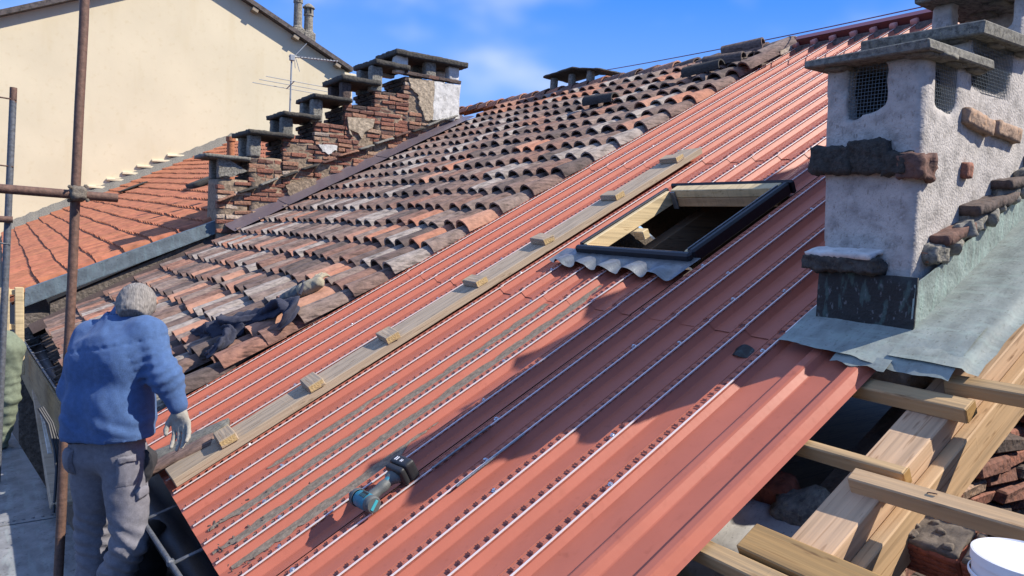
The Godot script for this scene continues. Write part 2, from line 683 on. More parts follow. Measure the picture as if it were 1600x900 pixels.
	var stone := picture([
		[81, 0.02, 5, 1, 1, [[0.0, gr(0.45)], [0.5, gr(0.8)], [1.0, gr(1.0)]]],
		[82, 0.07, 4, 1, 1, [[0.0, Color(0.1, 0.1, 0.1, 0.7)], [0.32, Color(0.1, 0.1, 0.1, 0)], [1.0, Color(0, 0, 0, 0)]]],
		[83, 0.05, 4, 1, 1, [[0.0, Color(1, 1, 0.9, 0)], [0.6, Color(1, 1, 0.9, 0)], [0.74, Color(1, 0.99, 0.9, 0.6)], [1.0, Color(1, 1, 0.92, 0.9)]]],
	])
	mat("stone_dark", lin(0.085, 0.078, 0.07), 0.93, stone, Vector3(2.2, 2.2, 2.2), rough, 1.2, true)
	mat("stone_grey", lin(0.25, 0.24, 0.21), 0.93, stone, Vector3(3, 3, 3), fine, 0.5, true)
	mat("stone_black", lin(0.065, 0.06, 0.054), 0.93, stone, Vector3(4, 4, 4), rough, 1.4, true)
	mat("stone_light", lin(0.34, 0.32, 0.28), 0.95, stone, Vector3(2.5, 2.5, 2.5), rough, 1.0, true)
	# cream house
	var wash := picture([
		[91, 0.006, 4, 1, 1, [[0.0, gr(0.95)], [1.0, gr(1.0)]]],
		[92, 0.02, 4, 1, 6, [[0.0, Color(0.9, 0.87, 0.8, 0.28)], [0.32, Color(0.9, 0.87, 0.8, 0)], [1.0, Color(1, 1, 1, 0)]]],
		[93, 0.06, 4, 1, 1, [[0.0, Color(0.9, 0.87, 0.8, 0.4)], [0.3, Color(0.9, 0.87, 0.8, 0)], [0.75, Color(1, 1, 1, 0)], [1.0, Color(1, 1, 1, 0.5)]]],
	])
	mat("cream", lin(0.71, 0.615, 0.43), 0.92, wash, Vector3(0.12, 0.12, 0.12), fine, 0.02, true)
	mat("slate_edge", lin(0.13, 0.105, 0.10), 0.7, stone, Vector3(0.5, 0.5, 0.5), null, 1.0, true)
	mat("soffit", lin(0.30, 0.24, 0.17), 0.8)
	mat("pot_stone", lin(0.36, 0.33, 0.28), 0.9, stone, Vector3(1, 1, 1), rough, 0.6, true)
	# metals
	var patina := picture([
		[101, 0.012, 5, 1, 1, [[0.0, gr(0.7)], [1.0, gr(1.0)]]],
		[102, 0.03, 4, 1, 6, [[0.0, Color(0.5, 0.56, 0.55, 0)], [0.6, Color(0.9, 1.0, 0.97, 0)], [0.75, Color(0.95, 1.0, 0.98, 0.5)], [1.0, Color(1, 1, 1, 0.75)]]],
		[103, 0.05, 4, 1, 1, [[0.0, Color(0.3, 0.27, 0.22, 0.7)], [0.28, Color(0.3, 0.27, 0.22, 0)], [1.0, Color(0, 0, 0, 0)]]],
	])
	mat("zinc_blue", lin(0.15, 0.19, 0.215), 0.6, patina, Vector3(0.9, 0.9, 0.9), fine, 0.3, true, 0.1)
	mat("zinc_green", lin(0.30, 0.37, 0.34), 0.62, patina, Vector3(1.5, 1.5, 1.5), fine, 0.4, true, 0.1)
	mat("lead_apron", lin(0.33, 0.37, 0.34), 0.65, patina, Vector3(1.6, 1.6, 1.6), fine, 0.4, true, 0.05)
	var leadtex := picture([
		[104, 0.015, 4, 1, 1, [[0.0, gr(0.22)], [1.0, gr(0.34)]]],
		[105, 0.02, 5, 1, 3, [[0.0, Color(0.75, 1.0, 0.92, 0)], [0.62, Color(0.7, 0.95, 0.88, 0)], [0.72, Color(0.7, 0.95, 0.88, 0.5)], [1.0, Color(0.8, 1.0, 0.95, 0.7)]]],
		[106, 0.04, 5, 1, 2, [[0.0, Color(1, 1, 1, 0.85)], [0.2, Color(1, 1, 1, 0.6)], [0.26, Color(1, 1, 1, 0)], [1.0, Color(1, 1, 1, 0)]]],
	])
	mat("lead_dark", lin(0.16, 0.17, 0.18), 0.6, leadtex, Vector3(2.0, 2.0, 2.0), fine, 0.5, true, 0.05)
	mat("flash_violet", lin(0.19, 0.155, 0.175), 0.4, scuff, Vector3(0.7, 0.7, 0.7), fine, 0.3, true, 0.2)
	mat("black_metal", lin(0.011, 0.012, 0.017), 0.45, scuff, Vector3(2, 2, 2), fine, 0.2, true, 0.2)
	mat("brown_metal", lin(0.10, 0.068, 0.058), 0.6, patina, Vector3(1, 1, 1), fine, 0.3, true)
	var rust := picture([
		[111, 0.02, 5, 1, 1, [[0.0, gr(0.6)], [1.0, gr(1.0)]]],
		[112, 0.06, 4, 1, 1, [[0.0, Color(1, 0.85, 0.75, 0)], [0.6, Color(1, 0.85, 0.75, 0)], [0.8, Color(1.0, 0.9, 0.82, 0.6)], [1.0, Color(1, 0.95, 0.9, 0.7)]]],
	])
	mat("rust_tube", lin(0.20, 0.115, 0.085), 0.7, rust, Vector3(3, 3, 3), fine, 0.5, true, 0.15)
	mat("grey_tube", lin(0.16, 0.175, 0.20), 0.55, rust, Vector3(3, 3, 3), fine, 0.4, true, 0.2)
	mat("galvanised", lin(0.30, 0.31, 0.33), 0.42, patina, Vector3(3, 3, 3), fine, 0.4, true, 0.6)
	mat("wire", lin(0.30, 0.32, 0.34), 0.5, null, Vector3.ONE, null, 1.0, false, 0.3)
	mat("coupler", lin(0.24, 0.21, 0.17), 0.75, rust, Vector3(8, 8, 8), rough, 1.0, true, 0.2)
	mat("deck_metal", lin(0.27, 0.275, 0.285), 0.6, patina, Vector3(0.8, 0.8, 0.8), fine, 0.3, true, 0.1)
	# timber (grain runs along local x)
	var wood := picture([
		[121, 0.012, 4, 10, 1, [[0.0, gr(0.72)], [0.5, gr(0.93)], [1.0, gr(1.0)]]],
		[122, 0.05, 4, 14, 1, [[0.0, Color(0.45, 0.33, 0.2, 0.7)], [0.3, Color(0.45, 0.33, 0.2, 0)], [1.0, Color(0, 0, 0, 0)]]],
		[123, 0.02, 4, 2, 1, [[0.0, Color(0.35, 0.28, 0.2, 0.6)], [0.22, Color(0.4, 0.3, 0.2, 0)], [1.0, Color(0, 0, 0, 0)]]],
	])
	var gscale := Vector3(0.7, 2.4, 2.4)
	mat("wood_new", lin(0.56, 0.37, 0.20), 0.75, wood, gscale, grainy, 0.5)
	mat("wood_pale", lin(0.68, 0.53, 0.30), 0.7, wood, gscale, grainy, 0.3)
	mat("wood_beam", lin(0.58, 0.39, 0.24), 0.8, wood, gscale, grainy, 0.6)
	mat("wood_batten", lin(0.48, 0.32, 0.16), 0.8, wood, gscale, grainy, 0.8)
	mat("wood_gold", lin(0.42, 0.25, 0.09), 0.6, wood, gscale, grainy, 0.5)
	mat("wood_grey", lin(0.42, 0.33, 0.235), 0.85, wood, gscale, grainy, 0.9)
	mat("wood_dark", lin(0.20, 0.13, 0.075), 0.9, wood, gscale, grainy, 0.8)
	mat("wood_end", lin(0.55, 0.40, 0.19), 0.85, wood, Vector3(6, 6, 6), rough, 0.8)
	mat("plywood", lin(0.36, 0.26, 0.14), 0.85, wood, Vector3(0.8, 1.2, 1.2), rough, 0.4)
	# dirt
	mat("dust", lin(0.33, 0.265, 0.20), 0.98, mortar, Vector3(4, 4, 4), rough, 1.0, true)
	mat("dark_earth", lin(0.12, 0.10, 0.085), 0.98, mortar, Vector3(2, 2, 2), rough, 1.0, true)
	mat("street", lin(0.06, 0.06, 0.06), 0.95, mortar, Vector3(0.3, 0.3, 0.3), rough, 0.5, true)
	# cloth, skin, plastic
	var weave := bump(14, 0.12, 3, 3.0)
	var fleece := picture([
		[131, 0.02, 4, 1, 1, [[0.0, gr(0.8)], [1.0, gr(1.0)]]],
		[132, 0.1, 3, 1, 1, [[0.0, gr(0.7)], [0.4, Color(0.7, 0.7, 0.7, 0)], [0.7, Color(1, 1, 1, 0)], [1.0, Color(1, 1, 1, 0.5)]]],
	])
	var cl := mat("fleece_blue", lin(0.070, 0.140, 0.31), 0.95, fleece, Vector3(3, 3, 3), weave, 0.6)
	cl.rim_enabled = true
	cl.rim = 0.25
	mat("trouser_grey", lin(0.205, 0.20, 0.228), 0.95, fleece, Vector3(3, 3, 3), weave, 0.6)
	mat("trouser_dark", lin(0.035, 0.035, 0.04), 0.9, fleece, Vector3(4, 4, 4), weave, 0.6)
	mat("trouser_green", lin(0.20, 0.235, 0.165), 0.95, fleece, Vector3(3, 3, 3), weave, 0.6)
	mat("shirt_blue", lin(0.13, 0.17, 0.25), 0.95, fleece, Vector3(3, 3, 3), weave, 0.6)
	mat("belt", lin(0.16, 0.07, 0.045), 0.7)
	mat("skin", lin(0.42, 0.22, 0.145), 0.6, fleece, Vector3(6, 6, 6), fine, 0.2)
	var hairt := picture([[141, 0.09, 3, 1, 6, [[0.0, gr(0.35)], [0.5, gr(0.75)], [1.0, gr(1.0)]]]], 256)
	mat("hair_grey", lin(0.36, 0.33, 0.305), 0.85, hairt, Vector3(9, 9, 9), bump(15, 0.1, 3, 8.0, 1.0, 6.0, 256), 0.12)
	mat("glove_grey", lin(0.40, 0.375, 0.32), 0.9, fleece, Vector3(8, 8, 8), weave, 0.6)
	mat("glove_beige", lin(0.40, 0.35, 0.25), 0.9, fleece, Vector3(8, 8, 8), weave, 0.8)
	mat("boot", lin(0.02, 0.018, 0.017), 0.7)
	mat("navy", lin(0.04, 0.044, 0.072), 0.95, fleece, Vector3(5, 5, 5), weave, 0.8)
	mat("sack", lin(0.012, 0.012, 0.014), 0.7, fleece, Vector3(4, 4, 4), weave, 0.6)
	mat("teal", lin(0.02, 0.17, 0.25), 0.45, scuff, Vector3(6, 6, 6), fine, 0.2, true)
	mat("teal_light", lin(0.05, 0.36, 0.42), 0.45)
	mat("tool_black", lin(0.017, 0.017, 0.019), 0.5, scuff, Vector3(6, 6, 6), fine, 0.3, true)
	mat("tool_grey", lin(0.09, 0.10, 0.10), 0.6, scuff, Vector3(6, 6, 6), fine, 0.3, true)
	mat("print_white", lin(0.7, 0.7, 0.72), 0.6)
	mat("tub_white", lin(0.78, 0.78, 0.80), 0.45, scuff, Vector3(1, 1, 1), null, 1.0, true)
	mat("cable_black", lin(0.02, 0.022, 0.028), 0.5)
	mat("cable_red", lin(0.16, 0.035, 0.06), 0.6)
	mat("mesh_wire", lin(0.10, 0.13, 0.15), 0.5, null, Vector3.ONE, null, 1.0, false, 0.3)
	mat("clay_pot", lin(0.50, 0.19, 0.09), 0.85, clay, Vector3(3, 3, 3), rough, 0.4, true)
	mat("terracotta_block", lin(0.34, 0.105, 0.06), 0.9, brick, Vector3(2, 2, 2), rough, 0.8, true)


# ---------------------------------------------------------------- the house, the ground
func ground_and_house() -> void:
	var mb := MB.new()
	mb.plain(Transform3D(Basis(), Vector3(0, -9.05, 0)), Vector3(5000, 0.1, 5000))
	tag(part("ground", mb.mesh(), M.street), "dark asphalt ground of the street far below the roofs", "", "", "structure")
	var h := thing("terrace_house", "old terrace house being reroofed, its dark walls and attic under the coverings", "house")
	mb = MB.new()
	mb.plain(Transform3D(Basis(), Vector3(0.02, -4.8, -4.3)), Vector3(0.4, 8.5, 12.6))
	mb.plain(Transform3D(Basis(), Vector3(0.14, -0.36, -4.3)), Vector3(0.15, 0.42, 12.58))
	part("front_wall", mb.mesh(), M.mortar_dark, h)
	mb = MB.new()
	var no := noise(5, 0.05)
	for k in 9:
		mb.rock(Transform3D(Basis(), Vector3(-0.17, -0.55, -3.2 - k * 0.22)), Vector3(0.16, 0.16, 0.2), 0.06, 0.03, 0.04, no, Vector3(k, 0, 0))
	part("wall_top_rubble", mb.mesh(), M.dark_earth, h)
	mb = MB.new()
	mb.plain(Transform3D(Basis(), Vector3(6.5, -1.5, -4.3)), Vector3(12.6, 0.12, 12.6))
	part("attic_floor", mb.mesh(), M.wood_dark, h)
	mb = MB.new()
	mb.plain(Transform3D(Basis(Vector3.BACK, -0.4887), Vector3(9.6, 1.62, -4.3)), Vector3(7.4, 0.12, 12.6))
	part("back_slope", mb.mesh(), M.tile_5, h)
	mb = MB.new()
	mb.plain(Transform3D(Basis(), Vector3(6.4, -3.4, 2.0)), Vector3(12.8, 11.2, 0.3))
	part("side_wall", mb.mesh(), M.mortar_dark, h)
	# old boarding that still covers the part of the roof beyond the right edge of the picture
	for q in [[-1.9, 0.0, -0.2, 7.2], [0.0, 1.28, -0.2, 0.8], [0.0, 1.0, 4.0, 7.2], [1.0, 1.28, 3.7, 7.2]]:
		mb = MB.new()
		mb.plain(rt((q[0] + q[1]) / 2, (q[2] + q[3]) / 2, -0.09), Vector3(q[3] - q[2], 0.03, q[1] - q[0]))
		part("roof_boarding", mb.mesh(), M.wood_beam, h)


# ---------------------------------------------------------------- cream gable house beyond
func yellow_house() -> void:
	var h := thing("gable_house", "tall cream rendered house with a blank gable wall and dark verge", "house")
	var mb := MB.new()
	mb.prism(Transform3D(), PackedVector2Array([Vector2(-0.9, -9), Vector2(10.75, -9), Vector2(10.75, 7.0), Vector2(5.1, 9.66), Vector2(-0.9, 6.9)]), -40.0, -28.0)
	part("gable_wall", mb.mesh(), M.cream, h)
	mb = MB.new()
	var t := 0.17
	mb.prism(Transform3D(), PackedVector2Array([Vector2(5.1, 9.8 - t), Vector2(10.62, 7.27 - t), Vector2(10.66, 7.25), Vector2(5.1, 9.8)]), -40.3, -27.68)
	mb.prism(Transform3D(), PackedVector2Array([Vector2(-1.6, 6.75 - t), Vector2(5.1, 9.8 - t - 0.002), Vector2(5.1, 9.8), Vector2(-1.6, 6.75)]), -40.3, -27.682)
	part("verge_roof", mb.mesh(), M.slate_edge, h)
	for x in [10.05, 8.4, 6.9]:
		mb = MB.new()
		mb.box(Transform3D(Basis(Vector3.BACK, -0.43), Vector3(x, 9.8 - 0.459 * (x - 5.1) - 0.27, -27.86)), Vector3(0.22, 0.14, 0.3), 0.01)
		part("purlin_end", mb.mesh(), M.soffit, h)
	mb = MB.new()
	mb.box(Transform3D(Basis(), Vector3(10.55, 6.98, -27.9)), Vector3(0.5, 0.1, 0.34), 0.02)
	part("eave_bracket", mb.mesh(), M.cream, h)
	var lx := [1.67, 2.2, 2.66, 3.1, 3.57, 4.05]
	var ly := [2.04, 2.32, 2.57, 2.83, 3.07, 3.30]
	for k in 6:
		mb = MB.new()
		mb.box(Transform3D(Basis(Vector3.BACK, rng.randf_range(-0.02, 0.03)), Vector3(lx[k] + 0.37, ly[k], -27.97)), Vector3(0.72, 0.075, 0.10), 0.012, 0.008, rng)
		part("cream_ledge", mb.mesh(), M.cream, h)
	# rendered fillet where the tiled roof meets the gable
	mb = MB.new()
	var rows := []
	var no := noise(9, 0.06)
	for i in 60:
		var x := -0.5 + i * 0.115
		var y := nb_y(x, -27.95)
		var w := 0.10 + 0.06 * no.get_noise_1d(i * 9.0)
		rows.append(PackedVector3Array([Vector3(x, y + 0.28 + w, -27.99), Vector3(x, y + 0.14 + w, -27.9), Vector3(x, y - 0.02, -27.62)]))
	mb.grid(rows, false, true)
	part("mortar_fillet", mb.mesh(), M.stone_light, h)
	for q in [[9.19, 8.0, 10.3, 0.17], [9.63, 7.9, 9.88, 0.18]]:
		var c := MB.new()
		var tr := Transform3D(Basis(), Vector3(q[0], 0, -30.0))
		var r: float = q[3]
		var top: float = q[2]
		c.box(Transform3D(Basis(), Vector3(q[0], q[1] + 0.35, -30.0)), Vector3(r * 2.6, 1.1, r * 2.6), 0.03)
		c.lathe(tr, [Vector2(r * 1.25, q[1] + 0.85), Vector2(r * 1.2, q[1] + 0.95), Vector2(r, q[1] + 1.0), Vector2(r * 0.95, top - 0.42), Vector2(r * 1.1, top - 0.4), Vector2(r * 1.1, top - 0.34), Vector2(r * 0.6, top - 0.33)], 16, true)
		var ch := part("chimney", c.mesh(), M.pot_stone, h)
		c = MB.new()
		for k in 6:
			var a := TAU * k / 6.0
			c.plain(Transform3D(Basis(Vector3.UP, -a), Vector3(q[0] + cos(a) * r * 0.85, top - 0.22, -30.0 + sin(a) * r * 0.85)), Vector3(0.06, 0.26, 0.10))
		c.lathe(tr, [Vector2(0.01, top - 0.1), Vector2(r * 1.35, top - 0.1), Vector2(r * 1.3, top - 0.06), Vector2(r * 0.7, top + 0.05), Vector2(0.02, top + 0.1)], 16, true)
		part("chimney_cowl", c.mesh(), M.pot_stone, ch)


# ---------------------------------------------------------------- half-round clay tile; local x up the slope, mouth at x = 0
func tile_mesh(r: RandomNumberGenerator, length := 0.44, rl := 0.086, ru := 0.070, th := 0.014, seg := 8, lift := 0.035) -> ArrayMesh:
	var mb := MB.new()
	var outer := []
	var inner := []
	var no := noise(r.randi() % 1000, 0.05)
	var n := 5
	for i in n:
		var t := float(i) / (n - 1)
		var rad := lerpf(rl, ru, t)
		var o := PackedVector3Array()
		var q := PackedVector3Array()
		for k in seg + 1:
			var a := PI * k / seg
			var w := 1.0 + 0.035 * no.get_noise_2d(t * 60.0, k * 6.0)
			var chip := 0.0
			if i == 0:
				chip = 0.007 * no.get_noise_2d(k * 25.0, 400.0)
			var y0 := lift * (1.0 - t)
			o.append(Vector3(t * length + chip, y0 + sin(a) * rad * 1.0 * w, cos(a) * rad * w))
			q.append(Vector3(t * length + chip, y0 + sin(a) * (rad - th) * 1.0 * w - 0.001, cos(a) * (rad - th) * w))
		outer.append(o)
		inner.append(q)
	mb.grid(outer, false, false)
	mb.grid(inner, false, true)
	for k in seg:
		mb.quad(outer[0][k], outer[0][k + 1], inner[0][k + 1], inner[0][k])
		mb.quad(outer[n - 1][k + 1], outer[n - 1][k], inner[n - 1][k], inner[n - 1][k + 1])
	for i in n - 1:
		mb.quad(outer[i + 1][0], outer[i][0], inner[i][0], inner[i + 1][0])
		mb.quad(outer[i][seg], outer[i + 1][seg], inner[i + 1][seg], inner[i][seg])
	return mb.mesh()


func nb_y(x: float, z: float) -> float:
	var u := (-z - 11.0) / 17.0
	return lerpf(0.424, 0.515, u) * x + lerpf(0.46, 0.72, u) - 0.03


func neighbour_roof() -> void:
	var h := thing("orange_tile_roof", "neighbour's sunlit roof of even orange tiles below the cream gable", "roof")
	var mb := MB.new()
	var rows := []
	for i in 15:
		var row := PackedVector3Array()
		for j in 12:
			var x := -0.7 + i * 0.53
			var z := -10.8 - j * 1.565
			row.append(Vector3(x, nb_y(x, z) - 0.03, z))
		rows.append(row)
	mb.grid(rows, false, false)
	part("roof_deck", mb.mesh(), M.wood_dark, h)
	var one := tile_mesh(rng, 0.46, 0.094, 0.078, 0.014, 6, 0.03)
	var list := []
	var tints := []
	var wav := noise(77, 0.02, 2)
	for r in 21:
		for c in 78:
			var z := -11.04 - c * 0.2175
			var x := -0.62 + r * 0.325 + 0.03 * wav.get_noise_2d(c * 4.0, r * 30.0) + rng.randf_range(-0.006, 0.006)
			var sl := atan(lerpf(0.424, 0.515, (-z - 11.0) / 17.0))
			list.append(Transform3D(Basis(Vector3.BACK, sl) * Basis(Vector3.UP, rng.randf_range(-0.012, 0.012)), Vector3(x, nb_y(x, z) + 0.012 * wav.get_noise_2d(c * 5.0 + 900.0, r * 20.0), z)))
			var k := rng.randf_range(0.86, 1.1)
			tints.append(Color(0.50 * k, 0.178 * k * rng.randf_range(0.94, 1.06), 0.088 * k))
	copies("roof_tile", one, M.tile_orange, h, list, tints)
	var list2 := []
	var t2 := []
	for t in list:
		list2.append(t * Transform3D(Basis(Vector3.RIGHT, PI), Vector3(0.0, 0.045, 0.109)))
		t2.append(Color(0.42, 0.15, 0.08))
	copies("pan_tile", one, M.tile_orange, h, list2, t2)
	mb = MB.new()
	mb.plain(Transform3D(Basis(), Vector3(-0.32, -4.5, -19.6)), Vector3(0.3, 9.0, 17.2))
	part("front_wall", mb.mesh(), M.mortar_dark, h)
	# two dark flat pieces lying on the orange tiles
	for q in [[2.47, -24.0, 0.20, 2.0, 0.05, "narrow dark slab lying along the slope on the orange roof"], [2.86, -17.0, 0.5, 0.8, 0.12, "dark flat slab on the orange roof behind the first chimney"]]:
		mb = MB.new()
		var sl := atan(0.48)
		mb.rock(Transform3D(Basis(Vector3.BACK, sl), Vector3(q[0], nb_y(q[0], q[1]) + 0.16, q[1])), Vector3(q[2] * (4.0 if q[4] < 0.1 else 1.0), q[4], q[3] * (0.3 if q[4] < 0.1 else 1.0)), 0.12, 0.012, 0.02, noise(3, 0.03))
		tag(part("dark_slab", mb.mesh(), M.stone_black), q[5], "slab")


# ---------------------------------------------------------------- the old tiled part of the roof
func old_tiles() -> void:
	var h := thing("old_tile_roof", "weathered half-round clay tile roof between metal sheets and brick chimney row", "roof")
	var mb := MB.new()
	mb.plain(rt(7.62, 3.45, -0.085), Vector3(7.6, 0.03, 5.3))
	part("roof_deck", mb.mesh(), M.wood_dark, h)
	var shapes := []
	for k in 7:
		shapes.append(tile_mesh(rng, rng.randf_range(0.43, 0.46), rng.randf_range(0.090, 0.102), rng.randf_range(0.068, 0.076)))
	var list := []
	var pans := []
	var reg := noise(19, 0.35, 2)
	var eye := Vector3(-0.704, 1.324, 0)
	for c in 25:
		var e0 := 5.085 + c * 0.2185
		var sway := rng.randf_range(-0.012, 0.012)
		for r in range(-1, 21):
			var s := -0.16 + 0.355 * r - 0.02 * (e0 - 5.0) + rng.randf_range(-0.016, 0.016) + 0.03 * reg.get_noise_2d(e0 * 1.2, r * 0.8)
			if s < 0.04 - 0.047 * e0 - 0.05 or s > 6.98:
				continue
			var messy: bool = e0 < 8.2 and s < 1.6
			var e := e0 + sway + rng.randf_range(-0.01, 0.01)
			var ye := rng.randf_range(-0.025, 0.025)
			var n := rng.randf_range(-0.004, 0.006)
			if messy:
				s += rng.randf_range(-0.05, 0.05)
				ye += rng.randf_range(-0.06, 0.06)
				e += rng.randf_range(-0.02, 0.02)
				n += rng.randf_range(0.0, 0.02)
			pans.append(rt(e0 + 0.109, s - 0.12, -0.004) * Transform3D(Basis(Vector3.RIGHT, PI), Vector3.ZERO))
			if e0 < 5.5 and s < 0.22 and rng.randf() < 0.55:
				continue
			var kind := 0
			var dull := smoothstep(1.2, 3.6, s + 0.35 * reg.get_noise_2d(e0, s))
			var p := rng.randf()
			var orange := lerpf(0.30, 0.06, dull)
			if s > 6.3 and e0 > 7.5:
				orange = 0.8
			if s > 5.2 and e0 < 7.0 and e0 > 5.6:
				orange = 0.2
			if p < orange:
				kind = 6 + rng.randi() % 3 if rng.randf() < 0.55 else [0, 3][rng.randi() % 2]
			elif p < orange + 0.16:
				kind = 9
			else:
				kind = [0, 1, 2, 4, 5, 1, 4][rng.randi() % 7]
			list.append([eye.distance_to(fr(e, s, 0)), rt(e, s, n - 0.012, Basis(Vector3.UP, ye)), kind])
	list.sort_custom(func(a, b): return a[0] < b[0])
	var far := []
	var tints := []
	for k in list.size():
		var q: Array = list[k]
		if k < 300:
			part("roof_tile", shapes[rng.randi() % 7], M["tile_%d" % q[2]], h, q[1])
		else:
			far.append(q[1])
			tints.append((M["tile_%d" % q[2]] as StandardMaterial3D).albedo_color.srgb_to_linear())
	copies("distant_tile", shapes[0], M.tile_many, h, far, tints)
	mb = MB.new()
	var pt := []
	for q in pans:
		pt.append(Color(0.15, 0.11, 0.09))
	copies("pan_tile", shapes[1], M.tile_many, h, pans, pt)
	# ridge tiles
	var big := []
	for k in 3:
		big.append(tile_mesh(rng, 0.44, 0.125, 0.105, 0.016, 10, 0.02))
	for k in 22:
		var e := 5.05 + k * 0.335
		var kind: String = ["tile_0", "tile_3", "tile_6", "tile_1", "tile_8"][rng.randi() % 5] if e > 6.5 else ["tile_1", "tile_4", "tile_2"][rng.randi() % 3]
		part("ridge_tile", big[k % 3], M[kind], h, Transform3D(Basis(Vector3(0, 0, -1), Vector3.UP, Vector3.RIGHT) * Basis(Vector3.UP, rng.randf_range(-0.05, 0.05)), fr(e, 7.24, 0.0) + Vector3(0.04, rng.randf_range(-0.01, 0.012), 0)))
	# loose mortar and dust along the cut edge at the eave
	mb = MB.new()
	var no := noise(8, 0.06)
	for k in 16:
		mb.rock(rt(5.0 + rng.randf() * 0.55, -0.12 + rng.randf() * 0.35, -0.03), Vector3(rng.randf_range(0.05, 0.16), 0.06, rng.randf_range(0.05, 0.13)), 0.04, 0.02, 0.02, no, Vector3(k, k, 0))
	part("mortar_crumbs", mb.mesh(), M.stone_light, h)


# ---------------------------------------------------------------- red metal sheets
const LIPS := [4.966, 4.745, 4.534, 4.306, 4.10, 3.90, 3.70, 3.475, 3.265, 3.06, 2.86, 2.665, 2.47, 2.275, 2.085, 1.898, 1.71]


func sheet_profile(ribs: Array, e0: float, e1: float) -> PackedVector2Array:   # (e, n), e falling
	var p := PackedVector2Array()
	p.append(Vector2(e0, -0.034))
	for l in ribs:
		if l + 0.056 < e0 - 0.002:
			p.append(Vector2(l + 0.056, -0.034))
		if l + 0.044 < e0:
			p.append(Vector2(l + 0.044, -0.009))
		p.append(Vector2(l, -0.008))
		p.append(Vector2(l - 0.003, -0.0115))
		p.append(Vector2(l - 0.021, -0.0325))
		p.append(Vector2(l - 0.025, -0.034))
	if e1 < p[p.size() - 1].x - 0.004:
		p.append(Vector2(e1, -0.034))
	return p


func sheet_mesh(mb: MB, prof: PackedVector2Array, s0: float, s1: float, up: float, sd: int) -> void:
	var no := noise(sd, 0.4, 2)
	var steps := maxi(2, int((s1 - s0) / 0.35))
	for j in prof.size() - 1:
		var rows := []
		for i in steps + 1:
			var s := lerpf(s0, s1, float(i) / steps)
			var row := PackedVector3Array()
			for k in [j, j + 1]:
				var b := prof[k]
				row.append(fr(b.x, s, b.y + up + 0.0022 * no.get_noise_2d(b.x * 3.0, s * 2.0)))
			rows.append(row)
		mb.grid(rows, false, true)
		# the cut lower edge, a millimetre and a half thick
		var a: Vector3 = rows[0][0]
		var b2: Vector3 = rows[0][1]
		var dn := RB * Vector3(0.001, -0.0018, 0)
		mb.quad(a, a + dn, b2 + dn, b2)


func strip_mesh(length: float) -> ArrayMesh:   # local x up the slope, y out, z to the right; lip at z = 0
	var mb := MB.new()
	var w := 0.040
	var y := 0.0
	mb.plain(Transform3D(Basis(), Vector3(length / 2, 0.0005, -w + 0.002)), Vector3(length, 0.005, 0.004))
	mb.plain(Transform3D(Basis(), Vector3(length / 2, y, -0.0065)), Vector3(length, 0.0014, 0.007))
	mb.plain(Transform3D(Basis(), Vector3(length / 2, y, -w + 0.006)), Vector3(length, 0.0014, 0.004))
	var pitch := 0.0405
	var n := int(length / pitch)
	for k in n:
		var x := k * pitch
		var hole := 0.0155
		mb.plain(Transform3D(Basis(), Vector3(x + hole + (pitch - hole) / 2, y, -0.021)), Vector3(pitch - hole, 0.0014, 0.0221))
		# the tongue punched up at the uphill side of the hole
		mb.plain(Transform3D(Basis(Vector3.BACK, 0.8), Vector3(x + hole + 0.002, y + 0.0025, -0.021)), Vector3(0.008, 0.0014, 0.0200))
		mb.plain(Transform3D(Basis(), Vector3(x + hole + 0.014, y + 0.001, -0.021)), Vector3(0.003, 0.002, 0.003))
	return mb.mesh()


